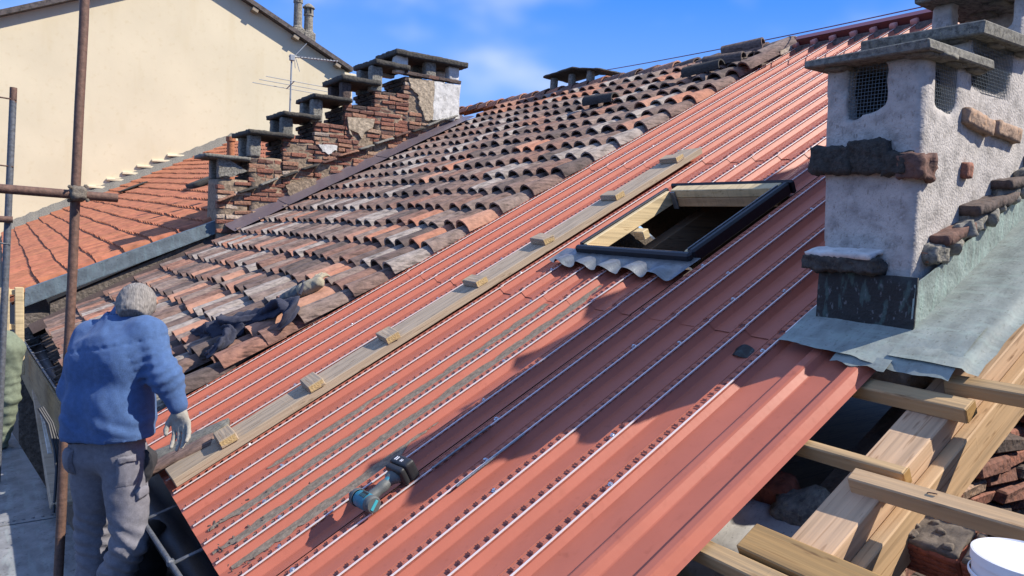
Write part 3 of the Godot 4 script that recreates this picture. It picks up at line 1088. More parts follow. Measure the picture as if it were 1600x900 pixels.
func metal_roof() -> void:
	var h := thing("metal_sheet_roof", "new red ribbed metal roof sheets screwed down over the old roof", "roof")
	var tiers := [[-0.05, 2.075], [2.03, 4.05], [4.0, 7.22]]
	var cols := [[[0, 1, 2, 3, 4, 5], 5.03, 3.80], [[6, 7, 8, 9, 10, 11], 3.79, 2.585], [[12, 13, 14, 15, 16], 2.575, 1.60]]
	var strips := {}
	var lip_mesh := {}
	var sm := MB.new()
	sm.lathe(Transform3D(), [Vector2(0.0095, 0.0), Vector2(0.0095, 0.0025), Vector2(0.0055, 0.003), Vector2(0.0055, 0.0075), Vector2(0.0005, 0.008)], 6, true)
	var screw := sm.mesh()
	for ti in 3:
		for ci in 3:
			var spans := [tiers[ti]]
			if ti == 1 and ci == 1:
				spans = [[2.03, 2.50], [3.405, 4.05]]
			var ribs := []
			for k in cols[ci][0]:
				ribs.append(LIPS[k])
			var prof := sheet_profile(ribs, cols[ci][1], cols[ci][2])
			var mb := MB.new()
			for sp in spans:
				sheet_mesh(mb, prof, sp[0], sp[1], ti * 0.0035 + ci * 0.0012, 200 + ti * 3 + ci)
			if ti == 1 and ci == 1:
				sheet_mesh(mb, sheet_profile([3.70], 3.79, 3.49), 2.50, 3.405, 0.0047, 207)
			var sheet := part("roof_sheet", mb.mesh(), M.sheet, h)
			for k in cols[ci][0]:
				var list := spans.duplicate()
				if ti == 1 and ci == 1 and k == 6:
					list = [tiers[ti]]
				for sp in list:
					var len_: float = snappedf(sp[1] - sp[0] - 0.03, 0.01)
					if not strips.has(len_):
						strips[len_] = strip_mesh(len_)
						var lm := MB.new()
						lm.plain(Transform3D(Basis(), Vector3(len_ / 2, 0.001, -0.0022)), Vector3(len_, 0.0048, 0.0046))
						lip_mesh[len_] = lm.mesh()
					var at := rt(LIPS[k], sp[0] + 0.012, 0.0015 + ti * 0.0035 + ci * 0.0012)
					part("ventilation_strip", strips[len_], M.strip, sheet, at)
					part("bright_lip", lip_mesh[len_], M.lip, sheet, at)
					var s: float = sp[0] + rng.randf_range(0.15, 0.5)
					while s < sp[1] - 0.1:
						var o := part("screw", screw, M.zinc_screw, sheet, rt(LIPS[k] + 0.017, s, 0.003 + ti * 0.0035, Basis(Vector3.UP, rng.randf() * 3.0)))
						o.scale = Vector3.ONE * rng.randf_range(0.9, 1.2)
						s += rng.randf_range(0.55, 1.3)
	# the last sheet, with two plain ribs, at the open right edge
	var lm2 := MB.new()
	var pr := PackedVector2Array([Vector2(1.70, -0.030), Vector2(1.576, -0.030), Vector2(1.562, -0.006), Vector2(1.555, -0.003), Vector2(1.530, -0.003), Vector2(1.521, -0.006), Vector2(1.503, -0.028), Vector2(1.498, -0.030), Vector2(1.406, -0.030), Vector2(1.391, -0.006), Vector2(1.385, -0.002), Vector2(1.362, -0.001), Vector2(1.352, -0.004), Vector2(1.334, -0.030), Vector2(1.318, -0.036)])
	sheet_mesh(lm2, pr, -0.05, 2.13, 0.003, 231)
	part("roof_sheet", lm2.mesh(), M.sheet, h)
	var lm3 := MB.new()
	sheet_mesh(lm3, PackedVector2Array([Vector2(1.70, -0.030), Vector2(1.67, -0.030)]), 2.13, 7.2, 0.004, 233)
	part("roof_sheet", lm3.mesh(), M.sheet, h)
	# ridge: maroon closing board with pale rib closures
	var rb := MB.new()
	rb.box(rt(3.32, 7.27, 0.005), Vector3(0.03, 0.15, 3.5), 0.003)
	rb.box(rt(3.32, 7.34, 0.083), Vector3(0.17, 0.008, 3.5), 0.002)
	part("ridge_board", rb.mesh(), M.maroon, h)
	for l in LIPS:
		var c := MB.new()
		c.rock(rt(l + 0.02, 7.235, 0.022), Vector3(0.07, 0.075, 0.066), 0.025, 0.007, 0.012, noise(6, 0.2), Vector3(l, 0, 0))
		part("rib_closure", c.mesh(), M.closure, h)
	# grey dirt left in two valleys below the skylight, ragged at its edges
	var no := noise(91, 0.9, 4)
	for q in [[3.235, 3.125, 0.0, 2.0], [3.035, 2.925, -0.03, 2.25], [2.835, 2.76, 0.0, 1.0], [3.44, 3.36, 0.35, 1.1]]:
		var d := MB.new()
		var rows := []
		var st := int((q[3] - q[2]) / 0.025)
		for i in st + 1:
			var s: float = lerpf(q[2], q[3], float(i) / st)
			var a: float = 0.03 * no.get_noise_2d(s * 5.0, q[0] * 40.0) + 0.012 * no.get_noise_2d(s * 30.0, 3.0)
			var b: float = 0.04 * no.get_noise_2d(s * 5.0, q[1] * 40.0 + 50.0) + 0.014 * no.get_noise_2d(s * 30.0, 9.0)
			var thin: float = smoothstep(0.0, 0.25, s - q[2]) * smoothstep(0.0, 0.4, q[3] - s)
			var l: float = minf(q[0] + a, q[0] + 0.006)
			var r: float = q[1] + b + (1.0 - thin) * (q[0] - q[1]) * 0.8
			var row := PackedVector3Array()
			for k in 5:
				var f := k / 4.0
				row.append(fr(lerpf(l, maxf(r, q[1] - 0.03), f), s, -0.0285 + 0.0015 * absf(no.get_noise_2d(s * 60.0, k * 30.0)) - (0.0025 if k == 0 or k == 4 else 0.0)))
			rows.append(row)
		d.grid(rows, false, true)
		var o := part("dust_deposit", d.mesh(), M.dust, h)
		o.set_meta("kind", "stuff")
	var cr := MB.new()
	for k in 70:
		var e: float = rng.randf_range(2.7, 3.3)
		cr.box(rt(e, rng.randf_range(-0.03, 0.5) * rng.randf(), -0.028, Basis.from_euler(Vector3(rng.randf(), rng.randf() * 3, rng.randf()))), Vector3(rng.randf_range(0.004, 0.02), 0.006, rng.randf_range(0.004, 0.012)), 0.001)
	var crumbs := part("clay_crumbs", cr.mesh(), M.tile_5, h)
	crumbs.set_meta("kind", "stuff")


# ---------------------------------------------------------------- party wall, its metal cladding and the stepped row of flues
func party_wall() -> void:
	var w := thing("party_wall", "party wall between the old tiles and the orange roof, clad with metal", "wall")
	var mb := MB.new()
	mb.prism(Transform3D(), PackedVector2Array([Vector2(-0.2, -9), Vector2(13.0, -9), Vector2(13.0, -0.2), Vector2(6.5, 3.2), Vector2(1.95, 1.16), Vector2(-0.2, 0.12)]), -11.0, -10.76)
	mb.plain(Transform3D(Basis(), Vector3(-0.36, -4.5, -10.88)), Vector3(0.36, 9.0, 0.22))
	part("wall_core", mb.mesh(), M.mortar_dark, w)
	mb = MB.new()
	# upstand of weathered zinc: face, folded top and drip edge
	var a := Vector3(-0.47, 0.115, -10.72)
	var b := Vector3(1.98, 1.185, -10.70)
	var c := Vector3(1.95, 1.325, -10.72)
	var d := Vector3(-0.46, 0.305, -10.74)
	mb.quad(a, b, c, d)
	mb.quad(d, c, c + Vector3(0, 0.005, -0.09), d + Vector3(0, 0.005, -0.09))
	mb.quad(a + Vector3(0, -0.006, 0.028), b + Vector3(0, -0.006, 0.028), b, a)
	mb.quad(a + Vector3(0, -0.02, 0.028), b + Vector3(0, -0.02, 0.028), b + Vector3(0, -0.006, 0.028), a + Vector3(0, -0.006, 0.028))
	mb.quad(b + Vector3(0, 0, 0), b + Vector3(0.0, 0, -0.1), c + Vector3(0, 0, -0.1), c)
	part("zinc_upstand", mb.mesh(), M.zinc_blue, w)
	mb = MB.new()
	var rows := []
	for i in 12:
		var s := -0.45 + i * 0.26
		rows.append(PackedVector3Array([fr(10.74, s, 0.085), fr(10.66, s, -0.03), fr(10.42, s, -0.035), fr(10.32, s, 0.02)]))
	mb.grid(rows, false, true)
	part("brown_gutter_sheet", mb.mesh(), M.brown_metal, w)
	# violet brown flashing, five lapped sheets
	for k in 5:
		mb = MB.new()
		rows = []
		for i in 7:
			var s := 2.18 + k * 0.83 + i * 0.145
			var lap := 0.004 * (k % 2) + 0.002 * k
			var wob := 0.008 * sin(s * 9.0 + k)
			rows.append(PackedVector3Array([fr(10.62, s, 0.235 + lap - 0.012 * s), fr(10.585, s, 0.20 + lap - 0.012 * s), fr(10.36 + wob, s, 0.115 + lap), fr(10.24 + wob, s, 0.098 + lap)]))
		mb.grid(rows, false, true)
		part("flashing_sheet", mb.mesh(), M.flash_violet, w)


const SX := [1.73, 2.15, 2.62, 3.07, 3.53, 4.0, 4.49, 5.48]
const SY := [1.83, 2.17, 2.46, 2.75, 3.05, 3.33, 3.62]


func chimney_stack() -> void:
	var w := thing("brick_chimney_row", "long stepped row of seven old brick flues under dark stone slabs", "chimney")
	var no := noise(61, 0.035, 3)
	var mb := MB.new()
	for k in 7:
		var lo := 0.2
		var x1: float = SX[k + 1] - (0.004 if k < 6 else 0.0)
		mb.rock(Transform3D(Basis(), Vector3((SX[k] + 0.012 + x1) / 2, (lo + SY[k] - 0.012) / 2, -10.93)), Vector3(x1 - SX[k] - 0.012, SY[k] - 0.012 - lo, 0.63), 0.09, 0.012, 0.02, no, Vector3(k, 0, 0))
	part("mortar_core", mb.mesh(), M.mortar, w)
	var full := []
	for k in 6:
		mb = MB.new()
		mb.box(Transform3D(), Vector3(0.222, 0.054, 0.10), 0.006, 0.006, rng)
		full.append(mb.mesh())
	var short := []
	for k in 4:
		mb = MB.new()
		mb.box(Transform3D(), Vector3(0.105, 0.054, 0.10), 0.006, 0.006, rng)
		short.append(mb.mesh())
	# courses on the long face
	for r in range(0, 39):
		var y := 1.10 + r * 0.0665
		var x0 := 99.0
		for k in range(6, -1, -1):
			if SY[k] > y + 0.02:
				x0 = SX[k]
		var x := x0 + (0.0 if r % 2 == 0 else -0.0)
		var first := true
		while x < 5.46:
			var half: bool = (first and r % 2 == 1) or rng.randf() < 0.12
			var l := 0.105 if half else 0.222
			if x + l > 5.49:
				l = 0.105
				half = true
				if x + l > 5.49:
					break
			var cx := x + l / 2
			first = false
			x += l + 0.012
			var base := 1.02 + 0.532 * (cx - 1.92) + 0.16
			if y < base - 0.1:
				continue
			if cx > 4.62 and y > 2.93 and y < 3.62 and cx + 0.9 * (y - 2.93) > 4.82:
				continue   # rendered part of the last flue
			var whitish: bool = cx < 2.3 and y < 1.78
			if rng.randf() < (0.16 if whitish or y < 0.436 * cx + 0.74 else 0.05):
				continue
			var kind := 0
			var p := rng.randf()
			var top: bool = false
			for k in 7:
				if absf(y - SY[k]) < 0.1 and cx < SX[k + 1] + 0.05 and cx > SX[k] - 0.05:
					top = true
			if whitish:
				kind = [2, 5, 6, 6, 0][rng.randi() % 5]
			elif top:
				kind = [3, 4, 4, 1, 0][rng.randi() % 5]
			elif p < 0.12:
				kind = 6 if rng.randf() < 0.5 else 5
			else:
				kind = [0, 0, 1, 2, 3, 0, 2][rng.randi() % 7]
			var o := part("brick", (short if half else full)[rng.randi() % 4], M["brick_%d" % kind], w, Transform3D(Basis.from_euler(Vector3(rng.randf_range(-0.06, 0.06), rng.randf_range(-0.06, 0.06), rng.randf_range(-0.035, 0.035))), Vector3(cx + rng.randf_range(-0.004, 0.004), y + rng.randf_range(-0.006, 0.006), -10.654 + rng.randf_range(-0.016, 0.016))))
			o.scale = Vector3(1, rng.randf_range(0.92, 1.06), 1)
	# returns between the flues: soot, with their shade painted into the brick colour
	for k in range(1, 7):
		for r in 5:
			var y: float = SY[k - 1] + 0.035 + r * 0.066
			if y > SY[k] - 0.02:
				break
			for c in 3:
				part("brick", full[(r + c) % 6], M.brick_soot_shade, w, Transform3D(Basis(Vector3.UP, PI / 2 + rng.randf_range(-0.06, 0.06)), Vector3(SX[k] + 0.04 + rng.randf_range(-0.015, 0.01), y, -10.76 - c * 0.234 - (0.1 if r % 2 else 0.0))))
	# render left on the last flue, and smaller patches
	var pa := [
		[PackedVector2Array([Vector2(4.55, 3.57), Vector2(5.0, 3.60), Vector2(5.0, 2.98), Vector2(4.86, 2.96), Vector2(4.80, 3.12), Vector2(4.74, 3.2), Vector2(4.72, 3.34), Vector2(4.6, 3.42)]), "render_warm"],
		[PackedVector2Array([Vector2(5.002, 3.60), Vector2(5.49, 3.60), Vector2(5.48, 3.06), Vector2(5.3, 3.02), Vector2(5.002, 2.98)]), "render_white"],
		[PackedVector2Array([Vector2(3.56, 2.86), Vector2(4.0, 2.88), Vector2(3.98, 2.76), Vector2(3.84, 2.66), Vector2(3.8, 2.56), Vector2(3.74, 2.64), Vector2(3.6, 2.68), Vector2(3.66, 2.58), Vector2(3.6, 2.62)]), "render_warm"],
		[PackedVector2Array([Vector2(3.12, 2.42), Vector2(3.42, 2.42), Vector2(3.4, 2.35), Vector2(3.3, 2.29), Vector2(3.2, 2.31)]), "render_white"],
		[PackedVector2Array([Vector2(2.66, 1.78), Vector2(3.1, 1.93), Vector2(3.12, 1.82), Vector2(2.98, 1.7), Vector2(2.74, 1.62)]), "mortar"],
		[PackedVector2Array([Vector2(1.75, 2.14), Vector2(2.12, 1.94), Vector2(1.95, 1.86), Vector2(1.75, 1.84)]), "stone_light"],
	]
	for q in pa:
		mb = MB.new()
		var poly := PackedVector2Array()
		var src: PackedVector2Array = q[0]
		var ccw := not Geometry2D.is_polygon_clockwise(src)
		if not ccw:
			src.reverse()
		for i in src.size():
			var u := src[i]
			var v := src[(i + 1) % src.size()]
			for t in 5:
				var s := u.lerp(v, t / 5.0)
				poly.append(s + Vector2(no.get_noise_2d(s.x * 400, s.y * 400), no.get_noise_2d(s.y * 400, s.x * 400)) * 0.03)
		if Geometry2D.triangulate_polygon(poly).is_empty():
			poly = src
		mb.prism(Transform3D(), poly, -10.63, -10.578)
		part("render_patch", mb.mesh(), M[q[1]], w)
	# ledge of dark bricks under the openings of the last flue
	for k in 5:
		part("brick", full[k], M["brick_%d" % [4, 4, 3, 4, 4][k]], w, Transform3D(Basis.from_euler(Vector3(0, 0, rng.randf_range(-0.02, 0.02))), Vector3(4.6 + k * 0.195, 3.645, -10.612)))
	# piers
	var pier := [[1.75, 0.15, 1.82, 2.09], [2.15, 0.16, 2.15, 2.45], [2.6, 0.155, 2.44, 2.75], [3.04, 0.15, 2.73, 3.06], [3.48, 0.14, 3.03, 3.37], [3.94, 0.18, 3.3, 3.68], [4.34, 0.2, 3.64, 3.93], [4.86, 0.18, 3.66, 3.9], [5.28, 0.19, 3.66, 3.88]]
	for k in pier.size():
		var q: Array = pier[k]
		for back in 2:
			mb = MB.new()
			mb.rock(Transform3D(Basis(), Vector3(q[0] + q[1] / 2, (q[2] + q[3]) / 2, -10.68 if back == 0 else -11.14)), Vector3(q[1], q[3] - q[2], 0.15), 0.03, 0.012, 0.012, noise(63, 0.08, 4), Vector3(k * 3.0, back, 0))
			part("pier", mb.mesh(), M[["stone_light", "stone_light", "stone_grey", "stone_light", "brick_4", "stone_light", "render_white", "stone_light", "render_white"][k]] , w)
	# stone cover slabs
	var cap := [[1.56, 2.16, 2.085, 2.14], [2.10, 2.74, 2.445, 2.51], [2.58, 3.14, 2.755, 2.82], [3.02, 3.61, 3.06, 3.12], [3.43, 4.06, 3.37, 3.45], [3.94, 4.54, 3.685, 3.765], [4.30, 5.58, 3.885, 3.975]]
	for k in 7:
		var q: Array = cap[k]
		mb = MB.new()
		var sx: float = q[1] - q[0]
		mb.rock(Transform3D(Basis.from_euler(Vector3(rng.randf_range(-0.02, 0.02), rng.randf_range(-0.04, 0.04), rng.randf_range(-0.02, 0.0))), Vector3((q[0] + q[1]) / 2, (q[2] + q[3]) / 2, -10.92)), Vector3(sx, q[3] - q[2], 0.82), 0.035, 0.014, 0.010, noise(62, 0.07, 4), Vector3(0, k * 5.0, 0))
		part("cover_slab", mb.mesh(), M.stone_dark if k else M.stone_grey, w)
	# weather course: a slanting line of thin tiles
	for k in 13:
		var x := 1.84 + k * 0.29
		mb = MB.new()
		mb.rock(Transform3D(Basis.from_euler(Vector3(0.12, 0, atan(0.436) + rng.randf_range(-0.1, 0.06))), Vector3(x, 0.765 + 0.432 * x + rng.randf_range(-0.012, 0.012), -10.57)), Vector3(rng.randf_range(0.22, 0.34), 0.026, 0.10), 0.03, 0.008, 0.007, noise(64, 0.09, 4), Vector3(k * 2.0, 9, 0))
		part("drip_tile", mb.mesh(), M[["stone_black", "brick_3", "brick_2", "stone_dark", "stone_light"][rng.randi() % 5]], w)
	var pot := MB.new()
	pot.lathe(Transform3D(Basis(), Vector3(2.49, 0, -13.0)), [Vector2(0.062, 1.5), Vector2(0.062, 2.55), Vector2(0.078, 2.56), Vector2(0.078, 2.63), Vector2(0.055, 2.63), Vector2(0.05, 2.3)], 18, true)
	tag(part("flue_pot", pot.mesh(), M.clay_pot), "round orange clay flue pot behind the second stone slab", "flue pot")


# ---------------------------------------------------------------- plastered chimney on the right
func near_chimney() -> void:
	var w := thing("plastered_chimney", "big whitewashed chimney with stepped cement slabs and wire mesh openings", "chimney")
	var no := noise(17, 0.035, 4)
	var no2 := noise(18, 0.012, 2)
	var f := func(p: Vector3) -> float:
		var lean := clampf((p.y - 1.0) / 1.0, 0.0, 1.2)
		var q := Vector3(p.x, p.y, p.z + 0.035 * lean)
		var d := sd_box(q, Vector3(2.16, 1.4, -1.485 - 0.012 * lean), Vector3(0.23, 0.60, 0.176 + 0.012 * lean), 0.025)
		d = minf(d, sd_box(q, Vector3(2.55, 1.5, -1.5), Vector3(0.27, 0.64, 0.187), 0.025))
		d = minf(d, sd_box(q, Vector3(3.15, 1.6, -1.5), Vector3(0.45, 0.80, 0.187), 0.025))
		var bulge := 0.010 * no2.get_noise_3dv(p * 100.0) + 0.0035 * no.get_noise_3dv(p * 100.0)
		d += bulge
		# flue voids and openings under the slabs
		var cut := sd_box(p, Vector3(2.13, 1.9, -1.53), Vector3(0.12, 0.16, 0.12), 0.03)
		cut = minf(cut, sd_box(p, Vector3(1.95, 1.93 + 0.3 * (p.z + 1.55), -1.545 + 0.08 * (1.9 - p.y)), Vector3(0.16, 0.13, 0.078), 0.03))
		cut = minf(cut, sd_box(p, Vector3(2.105, 1.93, -1.38), Vector3(0.07, 0.115, 0.14), 0.03))
		cut = minf(cut, sd_box(p, Vector3(2.46 + 0.2 * (p.y - 2.05), 2.06, -1.42), Vector3(0.145, 0.125, 0.18), 0.04))
		cut = minf(cut, sd_box(p, Vector3(2.9, 2.3, -1.5), Vector3(0.12, 0.12, 0.3), 0.04))
		cut = minf(cut, sd_box(p, Vector3(2.72, 2.32, -1.52), Vector3(0.2, 0.09, 0.12), 0.04))
		return maxf(d, -(cut + 0.020 * no.get_noise_3dv(p * 120.0)))
	var mb := MB.new()
	field_mesh(mb, Vector3(1.84, 0.72, -1.80), Vector3(3.68, 2.46, -1.22), 0.018, f)
	part("plastered_body", mb.mesh(), M.plaster, w)
	# the row of flues goes on up the slope, out of the frame; its shadow falls across the red sheets
	var up_x := [3.55, 3.98, 4.42, 4.86]
	for k in 4:
		var top: float = 2.68 + 0.25 * k
		mb = MB.new()
		mb.rock(Transform3D(Basis(), Vector3(up_x[k] - 0.2, top - 0.55, -1.5)), Vector3(0.46, 0.82, 0.36), 0.08, 0.01, 0.02, no, Vector3(k, 4, 4))
		for z in [-1.62, -1.38]:
			mb.rock(Transform3D(Basis(), Vector3(up_x[k] - 0.32, top - 0.09, z)), Vector3(0.14, 0.2, 0.12), 0.05, 0.01, 0.02, no, Vector3(k, z, 4))
		part("flue", mb.mesh(), M.plaster, w)
		mb = MB.new()
		mb.rock(Transform3D(Basis(), Vector3(up_x[k] - 0.16, top + 0.025, -1.521)), Vector3(0.6, 0.05, 0.47), 0.05, 0.003, 0.004, noise(23, 0.2, 4), Vector3(k, 9, 0))
		part("cover_slab", mb.mesh(), M.stone_grey, w)
	mb = MB.new()
	mb.rock(Transform3D(Basis(Vector3.BACK, 0.4887), Vector3(4.3, 2.45, -1.5)), Vector3(1.9, 0.6, 0.36), 0.1, 0.01, 0.02, no, Vector3(1, 1, 8))
	part("flue_base", mb.mesh(), M.plaster, w)
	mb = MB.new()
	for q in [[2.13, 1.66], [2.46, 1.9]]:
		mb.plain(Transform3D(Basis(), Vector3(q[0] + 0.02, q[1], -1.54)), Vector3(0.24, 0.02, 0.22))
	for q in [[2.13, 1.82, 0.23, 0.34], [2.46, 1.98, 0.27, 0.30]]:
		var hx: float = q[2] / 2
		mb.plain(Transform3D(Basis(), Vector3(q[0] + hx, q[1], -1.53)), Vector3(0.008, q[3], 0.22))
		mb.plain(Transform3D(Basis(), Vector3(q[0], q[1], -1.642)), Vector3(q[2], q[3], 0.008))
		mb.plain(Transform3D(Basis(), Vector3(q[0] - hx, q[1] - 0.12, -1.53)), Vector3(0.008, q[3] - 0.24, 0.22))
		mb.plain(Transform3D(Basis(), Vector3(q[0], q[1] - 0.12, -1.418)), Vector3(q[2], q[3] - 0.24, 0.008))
	part("added_flue_lining", mb.mesh(), M.brick_soot_shade, w)  # flue walls added inside, soot and deep shade put into their near-black colour
	# cover slabs
	var cap := [[2.095, 0.49, 2.005, 0.034], [2.50, 0.56, 2.135, 0.05], [3.02, 0.82, 2.41, 0.05]]
	for k in 3:
		var q: Array = cap[k]
		mb = MB.new()
		var ct := Transform3D(Basis.from_euler(Vector3(0.0, 0.0, [0.012, 0.02, 0.0][k])), Vector3(q[0], q[2], -1.521))
		mb.box(ct, Vector3(q[1], q[3], 0.47), 0.005, 0.004, rng)
		for i in 14:
			mb.rock(ct * Transform3D(Basis(), Vector3(rng.randf_range(-0.42, 0.42) * q[1], -q[3] / 2 - 0.002, rng.randf_range(-0.2, 0.2))), Vector3(0.10, 0.022, 0.09), 0.03, 0.008, 0.008, noise(23, 0.2, 4), Vector3(i, k, 0))
		part("cover_slab", mb.mesh(), M.stone_grey, w)
	# dark stone band on the face to the eave, slab at its foot, loose bricks
	var band := [[1.635, -1.645, 0.105, 0.165, 1.932, 0.10, "stone_black"], [1.60, -1.345, 0.09, 0.085, 1.95, 0.12, "brick_3"], [1.245, -1.56, 0.06, 0.30, 1.905, 0.12, "stone_dark"], [1.64, -1.50, 0.125, 0.15, 1.936, 0.10, "stone_black"], [1.612, -1.395, 0.085, 0.09, 1.934, 0.10, "stone_black"]]
	for k in 5:
		var q: Array = band[k]
		mb = MB.new()
		mb.rock(Transform3D(Basis(), Vector3(q[4], q[0], q[1])), Vector3(q[5], q[2], q[3]), 0.012, 0.020, 0.010, noise(24, 0.10, 4), Vector3(0, k * 3.0, 5))
		part(["band_stone", "brick", "foot_slab", "band_stone", "band_stone"][k], mb.mesh(), M[q[6]], w)
	mb = MB.new()
	mb.rock(Transform3D(Basis(Vector3.BACK, 0.25), Vector3(1.895, 1.288, -1.56)), Vector3(0.10, 0.02, 0.27), 0.014, 0.010, 0.008, noise(25, 0.09, 4), Vector3(0, 7, 1))
	part("lime_crust", mb.mesh(), M.render_white, w)
	var br := [[2.15, 1.375, 0.22, 0.036, 0.09, 0.28, "brick_3"], [2.42, 1.50, 0.34, 0.038, 0.10, 0.22, "brick_4"], [2.62, 1.595, 0.24, 0.036, 0.10, 0.15, "brick_4"], [2.33, 1.80, 0.22, 0.06, 0.05, -0.12, "brick_5"], [2.58, 1.79, 0.22, 0.06, 0.05, -0.08, "brick_5"], [2.27, 1.615, 0.055, 0.06, 0.05, 0.0, "brick_0"], [2.08, 1.31, 0.18, 0.04, 0.07, 0.3, "brick_2"], [2.95, 1.72, 0.3, 0.055, 0.1, 0.2, "brick_4"]]
	for k in br.size():
		var q: Array = br[k]
		mb = MB.new()
		mb.rock(Transform3D(Basis(Vector3.BACK, q[5]), Vector3(q[0], q[1], -1.333 + (0.03 if k < 3 else 0.0))), Vector3(q[2], q[3], q[4]), 0.016, 0.006, 0.005, noise(26, 0.12, 4), Vector3(k, 2, 2))
		part("brick", mb.mesh(), M[q[6]], w)
	mb = MB.new()
	for k in 9:
		mb.rock(Transform3D(Basis.from_euler(Vector3(k, k * 2.0, 0)), Vector3(2.05 + k * 0.085, 1.30 + k * 0.039 + rng.randf_range(-0.02, 0.01), -1.30)), Vector3(0.10, 0.07, 0.06), 0.014, 0.018, 0.012, noise(26, 0.10, 4), Vector3(k, 5, 5))
	part("broken_mortar", mb.mesh(), M.stone_light, w)
	# wire mesh in the openings
	for q in [[1.945, 0, 0, 1.795, 1.985, -1.635, -1.455], [0, -1.345, 0, 1.80, 2.0, 2.02, 2.19], [0, -1.345, 1, 1.92, 2.14, 2.27, 2.63]]:
		mb = MB.new()
		var y: float = q[3]
		while y < q[4]:
			if q[0] > 0:
				mb.plain(Transform3D(Basis(), Vector3(q[0], y, (q[5] + q[6]) / 2)), Vector3(0.0014, 0.0014, q[6] - q[5]))
			else:
				mb.plain(Transform3D(Basis(), Vector3((q[5] + q[6]) / 2, y, q[1])), Vector3(q[6] - q[5], 0.0014, 0.0014))
			y += 0.013
		var x: float = q[5]
		while x < q[6]:
			if q[0] > 0:
				mb.plain(Transform3D(Basis(), Vector3(q[0] + 0.0016, (q[3] + q[4]) / 2, x)), Vector3(0.0014, q[4] - q[3], 0.0014))
			else:
				mb.plain(Transform3D(Basis(), Vector3(x, (q[3] + q[4]) / 2, q[1] + 0.0016)), Vector3(0.0014, q[4] - q[3], 0.0014))
			x += 0.013
		part("wire_mesh", mb.mesh(), M.mesh_wire, w)
	# flashing round its foot
	var fl := thing("chimney_flashing", "patinated metal flashing and apron round the foot of plastered chimney", "flashing")
	mb = MB.new()
	mb.rock(Transform3D(Basis(), Vector3(1.906, 1.10, -1.47)), Vector3(0.012, 0.23, 0.375), 0.04, 0.004, 0.003, noise(29, 0.06), Vector3.ZERO)
	part("front_upstand", mb.mesh(), M.lead_dark, fl)
	mb = MB.new()
	mb.prism(Transform3D(Basis(), Vector3(0, 0, 0)), PackedVector2Array([Vector2(1.90, 0.99), Vector2(2.6, 1.345), Vector2(3.6, 1.86), Vector2(3.6, 1.99), Vector2(2.71, 1.56), Vector2(2.01, 1.235), Vector2(1.90, 1.19)]), -1.292, -1.286)
	part("side_upstand", mb.mesh(), M.zinc_green, fl)
	mb = MB.new()
	var wv := noise(33, 0.5, 3)
	var rows := []
	for i in 26:   # along s, to the right of the chimney
		var s := 2.0 + i * 0.066
		var row := PackedVector3Array()
		for k in 9:
			var e := lerpf(1.29, 1.055 + 0.012 * wv.get_noise_1d(s * 8.0), k / 8.0)
			row.append(fr(e, s, 0.014 + 0.004 * wv.get_noise_2d(e * 9.0, s * 3.0) - (0.0 if k < 8 else 0.0)))
		var last: Vector3 = row[8]
		row.append(last + RB * Vector3(0, -0.014, 0.012))
		row.append(last + RB * Vector3(0, -0.02, 0.045))
		rows.append(row)
	mb.grid(rows, false, true)
	part("side_apron", mb.mesh(), M.lead_apron, fl)
	mb = MB.new()
	rows = []
	for i in 30:   # along e, in front of the chimney
		var e := 1.70 - i * 0.0215
		var row := PackedVector3Array()
		var edge := 1.952 + 0.012 * wv.get_noise_1d(e * 16.0) + 0.02 * smoothstep(1.3, 1.7, e)
		for k in 9:
			var t := k / 8.0
			var s := lerpf(edge, 2.24, t)
			var sag := 0.03 * pow(1.0 - t, 3.0) * (1.0 - smoothstep(1.25, 1.40, e)) + 0.008 * (1.0 - t) * wv.get_noise_2d(e * 12.0, 4.0)
			row.append(fr(e, s, 0.021 - sag + 0.003 * wv.get_noise_2d(e * 12.0, s * 12.0)))
		rows.append(row)
	mb.grid(rows, false, false)
	part("front_apron", mb.mesh(), M.lead_apron, fl)
	mb = MB.new()
	rows = []
	for i in 10:
		var e := 1.46 - i * 0.022
		rows.append(PackedVector3Array([fr(e, 1.925 + 0.01 * sin(i * 1.3), 0.004), fr(e, 1.98, 0.012)]))
	mb.grid(rows, false, false)
	part("under_sheet", mb.mesh(), M.lead_apron, fl)


# ---------------------------------------------------------------- stripped strip at the right edge: timbers, brick, rubble
func timber(called: String, label: String, category: String, a: Vector3, b: Vector3, w: float, hgt: float, m: String, group := "", ends := "") -> Node3D:
	var d := (b - a).normalized()
	var up := (RB.y - d * RB.y.dot(d)).normalized()
	var t := Transform3D(Basis(d, up, d.cross(up)), (a + b) / 2 - up * hgt / 2)
	var mb := MB.new()
	mb.box(Transform3D(), Vector3(a.distance_to(b), hgt, w), 0.004, 0.002, rng)
	if ends == "":
		var o := part(called, mb.mesh(), M[m], self, t)
		tag(o, label, category, group)
		return o
	var h := thing(called, label, category, t, group)
	part("timber_body", mb.mesh(), M[m], h)
	mb = MB.new()
	mb.box(Transform3D(Basis(), Vector3(-a.distance_to(b) / 2 - 0.001, 0, 0)), Vector3(0.004, hgt * 0.93, w * 0.93), 0.0005)
	part("end_grain", mb.mesh(), M[ends], h)
	return h


func nails(h: Node3D, list: Array) -> void:
	for q in list:
		var mb := MB.new()
		mb.tube([fr(q[0], q[1], q[2] - 0.01), fr(q[0], q[1], q[2] + 0.003), fr(q[0] - 0.004, q[1] + 0.001, q[2] + 0.0045), fr(q[0] - 0.024, q[1] + 0.004, q[2] + 0.005)], 0.0018, 6)
		var o := part("nail", mb.mesh(), M.rust_tube, h)
		o.transform = h.transform.affine_inverse()


